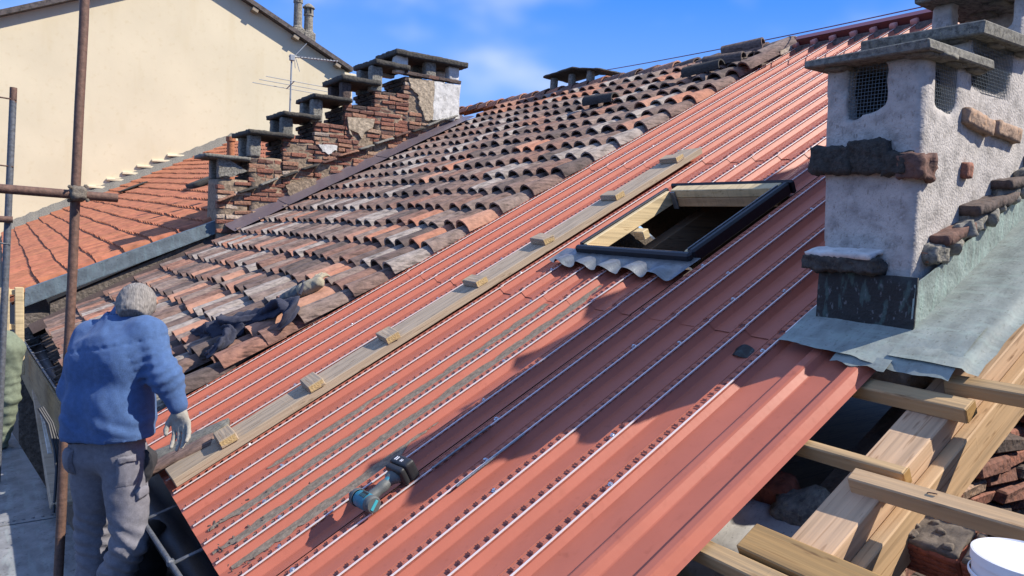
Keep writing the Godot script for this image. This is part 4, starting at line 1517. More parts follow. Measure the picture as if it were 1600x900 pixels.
func opening() -> void:
	var g := "battens across the open rafter bay"
	# rafters: the front one in sun, a second beyond it in the dark
	timber("rafter", "thick pale rafter running up the open bay under the battens", "rafter", fr(1.125, 0.9, -0.10), fr(1.118, 2.62, -0.10), 0.13, 0.20, "wood_beam", "", "wood_end")
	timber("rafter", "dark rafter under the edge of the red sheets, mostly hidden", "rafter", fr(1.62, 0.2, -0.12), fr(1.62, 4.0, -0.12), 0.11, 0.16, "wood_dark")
	timber("rafter", "lower timber set beside the pale rafter, nearer the brick wall", "rafter", fr(1.035, 1.25, -0.17), fr(1.03, 2.62, -0.17), 0.045, 0.16, "wood_new")
	var b := []
	b.append(timber("batten", "short batten crossing the rafter just below the flashing, its end in sun", "batten", fr(0.998, 1.905, -0.047), fr(1.75, 1.915, -0.050), 0.062, 0.052, "wood_batten", g, "wood_gold"))
	b.append(timber("batten", "weathered batten at upper right running off beyond the rafter", "batten", fr(1.118, 2.015, -0.042), fr(0.2, 2.04, -0.042), 0.045, 0.055, "wood_batten", g))
	b.append(timber("batten", "split batten running out from under the red sheet to the rafter", "batten", fr(1.02, 1.557, -0.046), fr(1.75, 1.55, -0.050), 0.036, 0.055, "wood_batten", g, "wood_gold"))
	b.append(timber("batten", "long batten with a bent nail passing under the white tub", "batten", fr(1.143, 1.484, -0.046), fr(0.25, 1.52, -0.046), 0.05, 0.06, "wood_new", g))
	b.append(timber("batten", "lowest batten at the bottom edge beside the red sheet", "batten", fr(1.75, 1.03, -0.046), fr(0.5, 1.05, -0.046), 0.055, 0.055, "wood_batten", g))
	b.append(timber("batten", "smooth golden board lying beside the lowest batten", "board", fr(1.256, 1.132, -0.044), fr(0.5, 1.135, -0.044), 0.10, 0.05, "wood_gold"))
	nails(b[3], [[0.93, 1.495, -0.046]])
	# hollow clay blocks under the rafter
	for k in 2:
		var e := 1.0 - k * 0.252
		var bt := thing("clay_block", ["hollow red clay block under the pale rafter, mortar on top", "end of a second red clay block beside the white tub"][k], "clay block", rt(e, 1.545, -0.31))
		var mb := MB.new()
		mb.box(Transform3D(), Vector3(0.12, 0.11, 0.248), 0.006, 0.003, rng)
		for i in 5:
			mb.plain(Transform3D(Basis(), Vector3(-0.061, -0.042 + i * 0.021, 0)), Vector3(0.006, 0.011, 0.235))
		part("block_body", mb.mesh(), M.terracotta_block, bt)
		mb = MB.new()
		mb.rock(Transform3D(Basis(), Vector3(0, 0.058, 0)), Vector3(0.115, 0.02, 0.24), 0.012, 0.008, 0.006, noise(4, 0.15, 4), Vector3(k, 0, 0))
		for i in 9:
			mb.rock(Transform3D(Basis(Vector3.UP, i), Vector3(rng.randf_range(-0.05, 0.05), 0.070, rng.randf_range(-0.115, 0.115))), Vector3(rng.randf_range(0.012, 0.03), 0.014, rng.randf_range(0.012, 0.03)), 0.008, 0.004, 0.005, noise(3, 0.2, 3), Vector3(i, k, 0))
		part("mortar_bed", mb.mesh(), M.mortar_dark, bt)
	# old brick wall under the chimney, right of the rafter
	var w := thing("brick_wall", "rough old brick wall in shade below the right rafter", "wall")
	var mb2 := MB.new()
	mb2.prism(Transform3D(), PackedVector2Array([Vector2(1.15, -1.4), Vector2(4.5, -1.4), Vector2(4.5, 2.0), Vector2(2.2, 0.78), Vector2(1.15, 0.22)]), -1.42, -1.21)
	part("mortar_core", mb2.mesh(), M.mortar_dark, w)
	for r in 22:
		var y := -0.55 + r * 0.068
		var x := 1.12 + (0.0 if r % 2 else 0.11)
		while x < 3.4:
			if y < 0.22 + 0.532 * (x - 1.15) - 0.02 and rng.randf() > 0.08:
				mb2 = MB.new()
				mb2.box(Transform3D(), Vector3(0.215, 0.054, 0.10), 0.007, 0.009, rng)
				part("brick", mb2.mesh(), M["brick_%d" % [4, 3, 1, 0, 5][rng.randi() % 5]], w, Transform3D(Basis.from_euler(Vector3(rng.randf_range(-0.08, 0.08), rng.randf_range(-0.08, 0.08), rng.randf_range(-0.04, 0.04))), Vector3(x + 0.107, y, -1.19 + rng.randf_range(-0.03, 0.03))))
			x += 0.228
	# masonry ledge under the sheet edge
	var no := noise(44, 0.04, 4)
	var ml := MB.new()
	ml.rock(rt(1.62, 1.34, -0.42), Vector3(0.34, 0.24, 0.75), 0.05, 0.03, 0.05, no)
	tag(part("mortar_ledge", ml.mesh(), M.render_white), "pale mortar ledge below the red sheet edge", "ledge")
	var rb := thing("broken_brickwork", "broken red brick with a grey mortar lump under the sheet edge", "rubble")
	ml = MB.new()
	ml.rock(rt(1.52, 1.53, -0.30, Basis(Vector3.UP, 0.2)), Vector3(0.11, 0.12, 0.2), 0.03, 0.015, 0.02, no, Vector3(3, 0, 0))
	part("brick", ml.mesh(), M.terracotta_block, rb)
	ml = MB.new()
	ml.rock(rt(1.37, 1.50, -0.31, Basis(Vector3.UP, 0.3)), Vector3(0.14, 0.13, 0.2), 0.03, 0.04, 0.05, no, Vector3(0, 3, 0))
	part("mortar_lump", ml.mesh(), M.stone_light, rb)
	var tub := thing("plastic_tub", "round white plastic tub standing on the long batten", "tub", Transform3D(Basis(), fr(0.612, 1.30, 0.06) + Vector3(0, -0.004, 0)))
	var tb := MB.new()
	tb.lathe(Transform3D(), [Vector2(0.092, -0.24), Vector2(0.102, -0.02), Vector2(0.106, -0.018), Vector2(0.106, 0.002), Vector2(0.101, 0.004), Vector2(0.099, 0.0), Vector2(0.093, -0.002), Vector2(0.0005, 0.0015)], 48)
	part("tub_body", tb.mesh(), M.tub_white, tub)
	tb = MB.new()
	tb.lathe(Transform3D(), [Vector2(0.107, -0.052), Vector2(0.108, -0.05), Vector2(0.108, -0.045), Vector2(0.105, -0.043)], 48)
	part("tub_ring", tb.mesh(), M.tub_white, tub)


# ---------------------------------------------------------------- roof window
func skylight() -> void:
	var h := thing("roof_window", "open roof window with dark frame and pale timber lining", "roof window")
	var mk := func(e0: float, e1: float, s0: float, s1: float, n0: float, n1: float, m: String, called: String, bev := 0.004) -> void:
		var mb := MB.new()
		mb.box(rt((e0 + e1) / 2, (s0 + s1) / 2, (n0 + n1) / 2), Vector3(s1 - s0, n1 - n0, absf(e1 - e0)), bev)
		part(called, mb.mesh(), M[m], h)
	mk.call(3.49, 2.575, 2.50, 2.543, -0.02, 0.060, "black_metal", "frame_bottom", 0.012)
	mk.call(2.62, 2.578, 2.546, 3.42, -0.02, 0.060, "black_metal", "frame_right", 0.012)
	mk.call(3.50, 2.560, 3.423, 3.445, -0.02, 0.064, "black_metal", "frame_top", 0.012)
	mk.call(3.492, 3.462, 2.551, 3.372, -0.02, 0.062, "black_metal", "frame_left", 0.006)
	mk.call(2.6275, 2.621, 2.56, 3.37, -0.02, 0.064, "galvanised", "bright_bead", 0.002)
	# timber lining
	mk.call(3.460, 3.43, 2.555, 3.34, -0.045, 0.052, "wood_pale", "lining_left")
	mk.call(3.428, 2.63, 3.34, 3.42, 0.0, 0.054, "wood_pale", "lining_top")
	mk.call(3.428, 2.63, 3.343, 3.37, -0.065, -0.003, "wood_new", "lining_top")
	mk.call(2.65, 2.629, 2.555, 3.338, -0.045, 0.050, "wood_pale", "lining_right")
	mk.call(3.428, 2.657, 2.550, 2.562, -0.04, 0.045, "wood_new", "lining_bottom")
	mk.call(3.426, 3.385, 3.329, 3.339, -0.075, 0.045, "galvanised", "hinge_plate", 0.002)
	mk.call(3.428, 3.34, 2.93, 2.985, -0.105, -0.047, "wood_pale", "prop_block")
	mk.call(3.40, 3.18, 2.60, 2.68, -0.12, -0.06, "wood_new", "rough_block")
	# dark timbers inside
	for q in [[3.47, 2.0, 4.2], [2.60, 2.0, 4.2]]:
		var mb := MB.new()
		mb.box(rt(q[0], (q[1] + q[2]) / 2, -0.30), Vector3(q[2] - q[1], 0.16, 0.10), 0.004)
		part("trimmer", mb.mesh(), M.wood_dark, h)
	# pleated lead skirt below the frame, dressed over the ribs
	var mb2 := MB.new()
	var rows := []
	var no := noise(55, 0.6, 3)
	for i in 90:
		var e := 3.63 - i * 0.0123
		var row := PackedVector3Array()
		for k in 8:
			var t := k / 7.0
			var s := lerpf(2.545, 2.345 + 0.035 * no.get_noise_1d(e * 7.0) + 0.06 * smoothstep(3.5, 3.63, e) - 0.03 * smoothstep(2.75, 2.6, e), t)
			var rib := 0.5 + 0.5 * cos((e - 3.285) * TAU / 0.203)
			var wave := lerpf(0.02, 0.002 + 0.052 * rib, smoothstep(0.1, 1.0, t)) + 0.008 * t * no.get_noise_2d(e * 14.0, s * 4.0) + 0.0016 * sin(e * 420.0) * t
			row.append(fr(e, s, wave))
		rows.append(row)
	mb2.grid(rows, false, true)
	part("lead_skirt", mb2.mesh(), M.galvanised, h)


# ---------------------------------------------------------------- eave: gutter, fascia, scaffold boards
func rim(e: float) -> Vector3:   # outer rim of the gutter
	return fr(e, -0.008 - 0.0525 * e, -0.05)


func eave() -> void:
	var g := thing("gutter", "black box gutter along the eave with thin metal straps", "gutter")
	var mb := MB.new()
	var rows := []
	for i in 40:
		var e := 11.0 - i * 0.26
		var o := rim(e)
		var row := PackedVector3Array()
		for p in [[0.0, 0.0], [0.004, -0.05], [0.03, -0.10], [0.08, -0.12], [0.13, -0.10], [0.155, -0.05], [0.16, 0.0]]:
			row.append(o + Vector3(p[0], p[1], 0))
		rows.append(row)
	mb.grid(rows, false, true)
	part("trough", mb.mesh(), M.black_metal, g)
	mb = MB.new()
	var path := []
	for i in 20:
		path.append(rim(11.0 - i * 0.52) + Vector3(-0.006, 0.004, 0))
	mb.tube(path, 0.011, 8)
	part("rim_tube", mb.mesh(), M.grey_tube, g)
	for k in 17:
		var e := 10.6 - k * 0.57
		mb = MB.new()
		var o := rim(e)
		mb.plain(Transform3D(Basis(Vector3.BACK, 0.30), o + Vector3(0.10, 0.03, 0)), Vector3(0.24, 0.004, 0.022))
		mb.box(Transform3D(Basis(), o + Vector3(-0.006, 0.004, 0)), Vector3(0.03, 0.03, 0.03), 0.006)
		part("strap", mb.mesh(), M.grey_tube, g)
	# flashing between gutter and the first sheets
	mb = MB.new()
	rows = []
	for i in 12:
		var e := 4.6 - i * 0.27
		rows.append(PackedVector3Array([fr(e, -0.02, -0.058), rim(e) + Vector3(0.145, -0.03, 0)]))
	mb.grid(rows, false, false)
	part("drip_sheet", mb.mesh(), M.black_metal, g)
	# boards outside the gutter at the far end
	mb = MB.new()
	var a := rim(10.7)
	var b := rim(6.6)
	mb.hexa([a + Vector3(-0.03, -0.46, 0), a + Vector3(-0.012, -0.46, 0), a + Vector3(-0.03, -0.02, 0), a + Vector3(-0.012, -0.02, 0), b + Vector3(-0.03, -0.46, 0), b + Vector3(-0.012, -0.46, 0), b + Vector3(-0.03, -0.02, 0), b + Vector3(-0.012, -0.02, 0)])
	tag(part("fascia_board", mb.mesh(), M.plywood), "stained plywood board under the far gutter", "board")
	mb = MB.new()
	mb.box(Transform3D(Basis(), rim(7.4) + Vector3(-0.075, -0.44, 0)), Vector3(0.03, 0.16, 1.5), 0.004, 0.004, rng)
	tag(part("white_board", mb.mesh(), M.render_white), "short white board leaning on the foot of the plywood", "board")
	# scaffold decks
	var joint := [[-9.3, -7.43], [-7.41, -5.64], [-5.62, -3.8], [-3.78, -2.0]]
	for k in 4:
		var z0: float = joint[k][0]
		var z1: float = joint[k][1]
		var d := thing("scaffold_deck", ["farthest grey scaffold deck by the stooping man in green", "middle grey scaffold deck in shade between two joints", "nearest grey scaffold deck beside the man in blue", "grey scaffold deck nearest the camera, just below the frame"][k], "scaffold deck", Transform3D(), "grey scaffold decks along the eave")
		mb = MB.new()
		var x0 := -0.57 + 0.112 * (z0 + 7.43)
		var x1 := -0.57 + 0.112 * (z1 + 7.43)
		mb.hexa([Vector3(x0 - 0.72, -0.8, z0), Vector3(x0, -0.8, z0), Vector3(x0 - 0.72, -0.75, z0), Vector3(x0, -0.75, z0), Vector3(x1 - 0.72, -0.8, z1), Vector3(x1, -0.8, z1), Vector3(x1 - 0.72, -0.75, z1), Vector3(x1, -0.75, z1)])
		part("deck_plate", mb.mesh(), M.deck_metal, d)
		mb = MB.new()
		for i in 12:
			var f := (i + 0.5) / 12.0
			mb.lathe(Transform3D(Basis(), Vector3(lerpf(x1 - 0.68, x1 - 0.04, f), -0.75, z1 - 0.05)), [Vector2(0.012, 0.0), Vector2(0.010, 0.003), Vector2(0.0005, 0.004)], 8, true)
		part("rivet", mb.mesh(), M.grey_tube, d)
	mb = MB.new()
	mb.box(Transform3D(Basis(Vector3.UP, 0.0), Vector3(-0.34, -0.62, -7.3)), Vector3(0.22, 0.05, 3.6), 0.006, 0.01, rng)
	tag(part("grey_plank", mb.mesh(), M.wood_grey), "old grey plank in the gap between deck and house", "plank")
	for k in 3:
		mb = MB.new()
		var o := Vector3(0.012 * k, 0, -0.02 * k)
		mb.tube([Vector3(-0.50, -0.05, -5.86) + o, Vector3(-0.447, -0.15, -5.80) + o, Vector3(-0.418 + 0.006 * k, -0.30, -5.70) + o, Vector3(-0.412, -0.42, -5.62) + o, Vector3(-0.425, -0.55, -5.54) + o * 1.6, Vector3(-0.436, -0.66, -5.48) + o * 2.2], 0.009, 7)
		tag(part("cable", mb.mesh(), M.cable_black), ["black cable hanging beside the deck, leftmost of three", "middle one of three black cables hanging beside the deck", "black cable hanging beside the deck, rightmost of three"][k], "cable", "black cables beside the deck")
	var no := noise(66, 0.03, 3)
	mb = MB.new()
	field_mesh(mb, Vector3(-0.32, -0.62, -4.2), Vector3(0.1, -0.12, -3.7), 0.02, func(p: Vector3) -> float: return bones_at(p, [[Vector3(-0.12, -0.36, -3.95), Vector3(-0.10, -0.30, -3.9), 0.10, 0.08], [Vector3(-0.12, -0.48, -3.98), Vector3(-0.16, -0.5, -3.9), 0.11, 0.1]], 0.06) + 0.02 * no.get_noise_3dv(p * 100.0))
	tag(part("black_sack", mb.mesh(), M.sack), "crumpled black sack beside the knee of the man in blue", "sack")


# ---------------------------------------------------------------- scaffold
func scaffold() -> void:
	var p := thing("scaffold_pole", "tall rusty scaffold pole with a coupled cross tube behind the man in blue", "scaffold pole")
	var mb := MB.new()
	var a := Vector3(-0.465, -0.75, -4.545)
	var b := Vector3(-0.30, 2.75, -4.78)
	var pts := []
	for i in 9:
		pts.append(a.lerp(b, i / 8.0) + Vector3(0.002 * sin(i * 2.0), 0, 0))
	mb.tube(pts, 0.0242, 16)
	part("upright_tube", mb.mesh(), M.rust_tube, p)
	mb = MB.new()
	var c := Vector3(-0.356, 1.403, -4.66)
	mb.tube([c + Vector3(-2.6, 0.06, 0.03), c + Vector3(-1.2, 0.03, 0.02), c + Vector3(0.19, -0.013, 0.02)], 0.0242, 16)
	mb.tube([c + Vector3(0.165, -0.012, 0.02), c + Vector3(0.192, -0.013, 0.02)], 0.0215, 14)
	part("cross_tube", mb.mesh(), M.rust_tube, p)
	mb = MB.new()
	var no := noise(71, 0.3, 3)
	mb.rock(Transform3D(Basis(), c + Vector3(0, 0, -0.022)), Vector3(0.078, 0.085, 0.078), 0.012, 0.010, 0.028, no)
	mb.rock(Transform3D(Basis(), c + Vector3(0, 0, 0.025)), Vector3(0.085, 0.074, 0.072), 0.012, 0.010, 0.026, no, Vector3(5, 0, 0))
	for q in [[-0.04, 0.034, 0.03], [0.042, -0.034, 0.03], [0.038, 0.042, -0.02], [-0.04, -0.04, -0.02]]:
		mb.lathe(Transform3D(Basis(Vector3.RIGHT, PI / 2), c + Vector3(q[0], q[1], q[2] + 0.01)), [Vector2(0.011, 0.0), Vector2(0.011, 0.014), Vector2(0.006, 0.015), Vector2(0.006, 0.028), Vector2(0.0005, 0.029)], 6, true)
	part("coupler", mb.mesh(), M.coupler, p)
	var q2 := thing("scaffold_pole", "grey scaffold pole with rusty top at the left edge", "scaffold pole")
	mb = MB.new()
	var t0 := Vector3(-0.744, -0.75, -6.57)
	var t1 := Vector3(-0.616, 2.10, -6.75)
	mb.tube([t0, t0.lerp(t1, 0.5), t1], 0.0242, 14)
	part("upright_tube", mb.mesh(), M.grey_tube, q2)
	mb = MB.new()
	mb.tube([t1 + Vector3(0, -0.01, 0), t1 + Vector3(0.004, 0.10, -0.006)], 0.0246, 14)
	part("rusty_end", mb.mesh(), M.rust_tube, q2)
	for y in [2.11, 1.61]:
		mb = MB.new()
		var f: float = (y + 0.75) / 2.85
		var o: Vector3 = t0.lerp(t1, f)
		mb.tube([o + Vector3(-0.12, 0.01, 0), o + Vector3(0.02, 0, 0.02)], 0.006, 6)
		mb.tube([o + Vector3(-0.12, 0.02, 0), o + Vector3(-0.13, -0.01, 0)], 0.006, 6)
		part("spigot_pin", mb.mesh(), M.rust_tube, q2)
	mb = MB.new()
	mb.tube([t0.lerp(t1, 0.69) + Vector3(-1.6, 0.02, 0.05), t0.lerp(t1, 0.69) + Vector3(0.03, 0, 0.05)], 0.0242, 12)
	part("cross_tube", mb.mesh(), M.rust_tube, q2)
	mb = MB.new()
	mb.tube([t0.lerp(t1, 0.63) + Vector3(-0.3, 0.03, 0.02), t0.lerp(t1, 0.625) + Vector3(0.02, 0, 0.02)], 0.007, 6)
	part("spigot_pin", mb.mesh(), M.grey_tube, q2)
	# timber guard at the end of the roof
	var gd := thing("timber_guard", "pale timber guard of two uprights and rails behind the stooping man", "guard")
	for x in [-0.672, -0.541]:
		mb = MB.new()
		mb.box(Transform3D(Basis(), Vector3(x, -0.05, -9.6)), Vector3(0.085, 0.97, 0.03), 0.004, 0.004, rng)
		part("upright", mb.mesh(), M.wood_pale, gd)
	for y in [0.38, 0.0]:
		mb = MB.new()
		mb.box(Transform3D(Basis(), Vector3(-0.92, y, -9.63)), Vector3(0.8, 0.06, 0.026), 0.004, 0.004, rng)
		part("rail", mb.mesh(), M.wood_pale, gd)


# ---------------------------------------------------------------- things lying on the roof
func on_the_roof() -> void:
	# plank with nailed cleats
	var lad := thing("roof_ladder", "long grey plank with seven nailed wooden cleats lying up the red sheets", "roof ladder")
	var p0 := fr(3.845, -0.015, 0.048)
	var p1 := fr(3.905, 4.14, 0.048)
	var d := (p1 - p0).normalized()
	var t := Transform3D(Basis(d, RB.y, d.cross(RB.y)), (p0 + p1) / 2 - RB.y * 0.0215)
	var mb := MB.new()
	mb.box(t, Vector3(4.155, 0.043, 0.205), 0.004, 0.003, rng)
	part("plank", mb.mesh(), M.wood_grey, lad, Transform3D())
	lad.get_child(0).mesh = null
	mb = MB.new()
	mb.box(Transform3D(), Vector3(4.155, 0.043, 0.205), 0.004, 0.003, rng)
	(lad.get_child(0) as MeshInstance3D).mesh = mb.mesh()
	(lad.get_child(0) as MeshInstance3D).transform = t
	var at := [0.245, 0.755, 1.26, 1.92, 2.50, 3.185, 3.84]
	for k in 7:
		mb = MB.new()
		mb.box(Transform3D(), Vector3(0.165, 0.042, 0.088), 0.004, 0.004, rng)
		var e = 3.822 + 0.0145 * at[k] + rng.randf_range(-0.006, 0.006)
		var tc := rt(e, at[k] + 0.05, 0.0695, Basis(Vector3.UP, -PI / 2 + rng.randf_range(-0.12, 0.12)))
		var c := part("cleat", mb.mesh(), M.wood_grey, lad, tc)
		mb = MB.new()
		mb.box(Transform3D(Basis(), Vector3(0.0828, 0, 0)), Vector3(0.003, 0.036, 0.082), 0.0005)
		mb.box(Transform3D(Basis(), Vector3(-0.0828, 0, 0)), Vector3(0.003, 0.036, 0.082), 0.0005)
		part("end_grain", mb.mesh(), M.wood_end, c)
	# two flat grey old tiles by the foot of the plank
	for k in 2:
		mb = MB.new()
		mb.rock(rt([4.17, 4.02][k], [0.14, 0.05][k], 0.022 + 0.02 * k, Basis(Vector3.UP, -0.35)), Vector3([0.48, 0.42][k], 0.03, 0.15), 0.05, 0.008, 0.012, noise(27, 0.05), Vector3(k * 4.0, 0, 0))
		tag(part("grey_slab", mb.mesh(), M[["stone_grey", "tile_1"][k]]), ["grey flat stone lying beyond the foot of the cleated plank", "brown grey flat tile against the foot of the cleated plank"][k], "slab")
	mb = MB.new()
	mb.rock(rt(3.93, 0.36, 0.015, Basis(Vector3.UP, 0.2)), Vector3(0.22, 0.02, 0.10), 0.03, 0.006, 0.008, noise(28, 0.05))
	tag(part("tile_shard", mb.mesh(), M.tile_3), "reddish broken tile shard beside the lowest cleat", "tile")
	impact_driver()
	cloth_and_gloves()
	# loose tiles
	var r := RandomNumberGenerator.new()
	r.seed = 12
	var big := tile_mesh(r, 0.44, 0.095, 0.08, 0.015)
	var loose := [
		[5.78, 6.36, 0.115, 1.35, 0.1, "tile_dark", "dark loose tile lying across the slope, lowest of the ridge pile"],
		[5.72, 6.64, 0.13, 1.30, 0.0, "tile_5", "dark loose tile lying across, second of the ridge pile"],
		[5.62, 6.86, 0.16, 1.2, 0.05, "tile_2", "grey brown loose tile at the top of the ridge pile"],
		[5.06, 6.70, 0.07, 0.25, 0.10, "tile_4", "grey loose tile lying up the slope beside the ridge pile"],
		[5.02, 6.36, 0.06, 0.15, 0.08, "tile_1", "brown loose tile next to the red sheets at the ridge pile"],
		[6.9, 5.84, 0.115, 1.45, 0.05, "tile_dark", "single black loose tile lying across the middle of the old roof"],
	]
	for q in loose:
		tag(part("loose_tile", big, M[q[5]], self, rt(q[0], q[1], q[2] - 0.03, Basis(Vector3.UP, -q[3]) * Basis(Vector3.BACK, q[4]))), q[6], "roof tile", "loose tiles lying on the old roof")
	# dark metal scrap in the shade
	mb = MB.new()
	var rows := []
	for i in 9:
		var u := i / 8.0
		var row := PackedVector3Array()
		for k in 5:
			var v := k / 4.0 - 0.5
			var w := 0.035 * sqrt(maxf(0.05, 1.0 - pow(2.0 * u - 1.0, 2.0)))
			row.append(fr(1.885 - 0.105 * u, 1.915 + v * 2.0 * w, -0.04 + 0.03 * u + 0.012 * sin(u * 5.0) + 0.01 * v))
		rows.append(row)
	mb.grid(rows, false, false)
	tag(part("metal_scrap", mb.mesh(), M.lead_dark), "small dark bent metal scrap on the shaded red sheet", "scrap")
	# short bright offcut of channel lying on a strip
	for q in [[2.268, 0.93, 0.34, "bright metal offcut lying on a strip at the shadow's edge"], [2.47, 0.92, 0.30, "bright metal offcut on the strip uphill of the power tool"]]:
		mb = MB.new()
		mb.box(rt(q[0] - 0.006, q[1], 0.011), Vector3(q[2], 0.006, 0.010), 0.001)
		tag(part("metal_offcut", mb.mesh(), M.galvanised), q[3], "offcut")


func impact_driver() -> void:
	var h := thing("impact_driver", "blue green cordless impact driver with black battery lying on red sheets", "power tool", rt(2.515, 0.53, 0.004, Basis(Vector3.UP, 0.12)))
	var ax := Basis(Vector3.RIGHT, PI / 2)   # lathe axis y -> z
	var hd := Vector3(-0.035, 0.042, -0.005)
	var mb := MB.new()
	mb.lathe(Transform3D(ax, hd), [Vector2(0.024, -0.045), Vector2(0.031, -0.03), Vector2(0.0335, 0.0), Vector2(0.0335, 0.03), Vector2(0.030, 0.046)], 22)
	part("motor_housing", mb.mesh(), M.teal, h)
	mb = MB.new()
	mb.lathe(Transform3D(ax, hd), [Vector2(0.029, 0.044), Vector2(0.0325, 0.048), Vector2(0.0325, 0.068), Vector2(0.027, 0.076), Vector2(0.0005, 0.077)], 22)
	part("rear_cap", mb.mesh(), M.tool_grey, h)
	mb = MB.new()
	mb.box(Transform3D(Basis(Vector3.BACK, 0.5), hd + Vector3(0, 0, 0.0775)), Vector3(0.042, 0.013, 0.003), 0.001)
	part("rear_stripe", mb.mesh(), M.teal_light, h)
	mb = MB.new()
	mb.lathe(Transform3D(ax, hd), [Vector2(0.011, -0.094), Vector2(0.0135, -0.092), Vector2(0.0135, -0.075), Vector2(0.021, -0.072), Vector2(0.0275, -0.052), Vector2(0.0275, -0.044)], 20)
	mb.lathe(Transform3D(ax, hd), [Vector2(0.0004, -0.095), Vector2(0.011, -0.094)], 20)
	part("nose_cone", mb.mesh(), M.tool_black, h)
	mb = MB.new()
	mb.lathe(Transform3D(ax, hd), [Vector2(0.0285, -0.056), Vector2(0.0345, -0.054), Vector2(0.0350, -0.036), Vector2(0.0335, -0.034)], 22)
	part("collar_ring", mb.mesh(), M.tool_grey, h)
	mb = MB.new()
	mb.tube([hd + Vector3(0, 0, -0.110), hd + Vector3(0, 0, -0.093)], 0.0042, 6)
	part("bit", mb.mesh(), M.zinc_screw, h)
	# grip
	mb = MB.new()
	field_mesh(mb, Vector3(-0.04, 0.0, -0.06), Vector3(0.16, 0.09, 0.08), 0.005, func(p: Vector3) -> float:
		var q := Vector3(p.x, p.y, p.z)
		var b := bones_at(q, [[Vector3(-0.02, 0.042, 0.012), Vector3(0.05, 0.043, 0.008), 0.024, 0.0185], [Vector3(0.05, 0.043, 0.008), Vector3(0.115, 0.042, 0.0), 0.0185, 0.020], [Vector3(0.105, 0.042, -0.02), Vector3(0.112, 0.042, 0.025), 0.020, 0.020]], 0.02)
		return b)
	part("grip", mb.mesh(), M.tool_grey, h)
	mb = MB.new()
	mb.rock(Transform3D(Basis(Vector3.UP, 0.1), Vector3(0.055, 0.0455, 0.008)), Vector3(0.095, 0.034, 0.030), 0.01, 0.001, 0.012, noise(1, 0.1))
	part("grip_side", mb.mesh(), M.teal, h)
	mb = MB.new()
	mb.rock(Transform3D(Basis(Vector3.UP, -0.3), Vector3(0.018, 0.042, -0.022)), Vector3(0.035, 0.016, 0.016), 0.006, 0.001, 0.006, noise(1, 0.1))
	part("trigger", mb.mesh(), M.tool_black, h)
	# battery foot and battery
	mb = MB.new()
	mb.rock(Transform3D(Basis(), Vector3(0.128, 0.041, 0.002)), Vector3(0.03, 0.076, 0.112), 0.01, 0.001, 0.012, noise(1, 0.1))
	part("battery_shoe", mb.mesh(), M.tool_black, h)
	mb = MB.new()
	mb.rock(Transform3D(Basis(), Vector3(0.167, 0.042, -0.002)), Vector3(0.048, 0.080, 0.118), 0.01, 0.001, 0.011, noise(1, 0.1))
	var bat := part("battery", mb.mesh(), M.tool_black, h)
	mb = MB.new()
	for q in [[0.0, -0.028, 0.024, 0.006], [0.0, -0.016, 0.024, 0.006], [-0.004, 0.010, 0.016, 0.005], [-0.004, 0.019, 0.016, 0.005]]:
		mb.plain(Transform3D(Basis(), Vector3(0.166 + q[0] * 0.6, 0.0826, q[1] - 0.004)), Vector3(q[2] * 0.8, 0.0006, q[3]))
	part("print", mb.mesh(), M.print_white, bat)
	mb = MB.new()
	for k in 3:
		mb.lathe(Transform3D(Basis(), Vector3(0.012 + k * 0.03, 0.058, 0.01)), [Vector2(0.0035, 0.0), Vector2(0.0035, 0.004), Vector2(0.0004, 0.0042)], 8, true)
	part("screw", mb.mesh(), M.tool_black, h)
	mb = MB.new()
	for k in 5:
		mb.plain(Transform3D(Basis(), hd + Vector3(0.004, 0.0325, 0.004 + k * 0.008)), Vector3(0.026, 0.004, 0.003))
	part("vent_slots", mb.mesh(), M.tool_black, h)


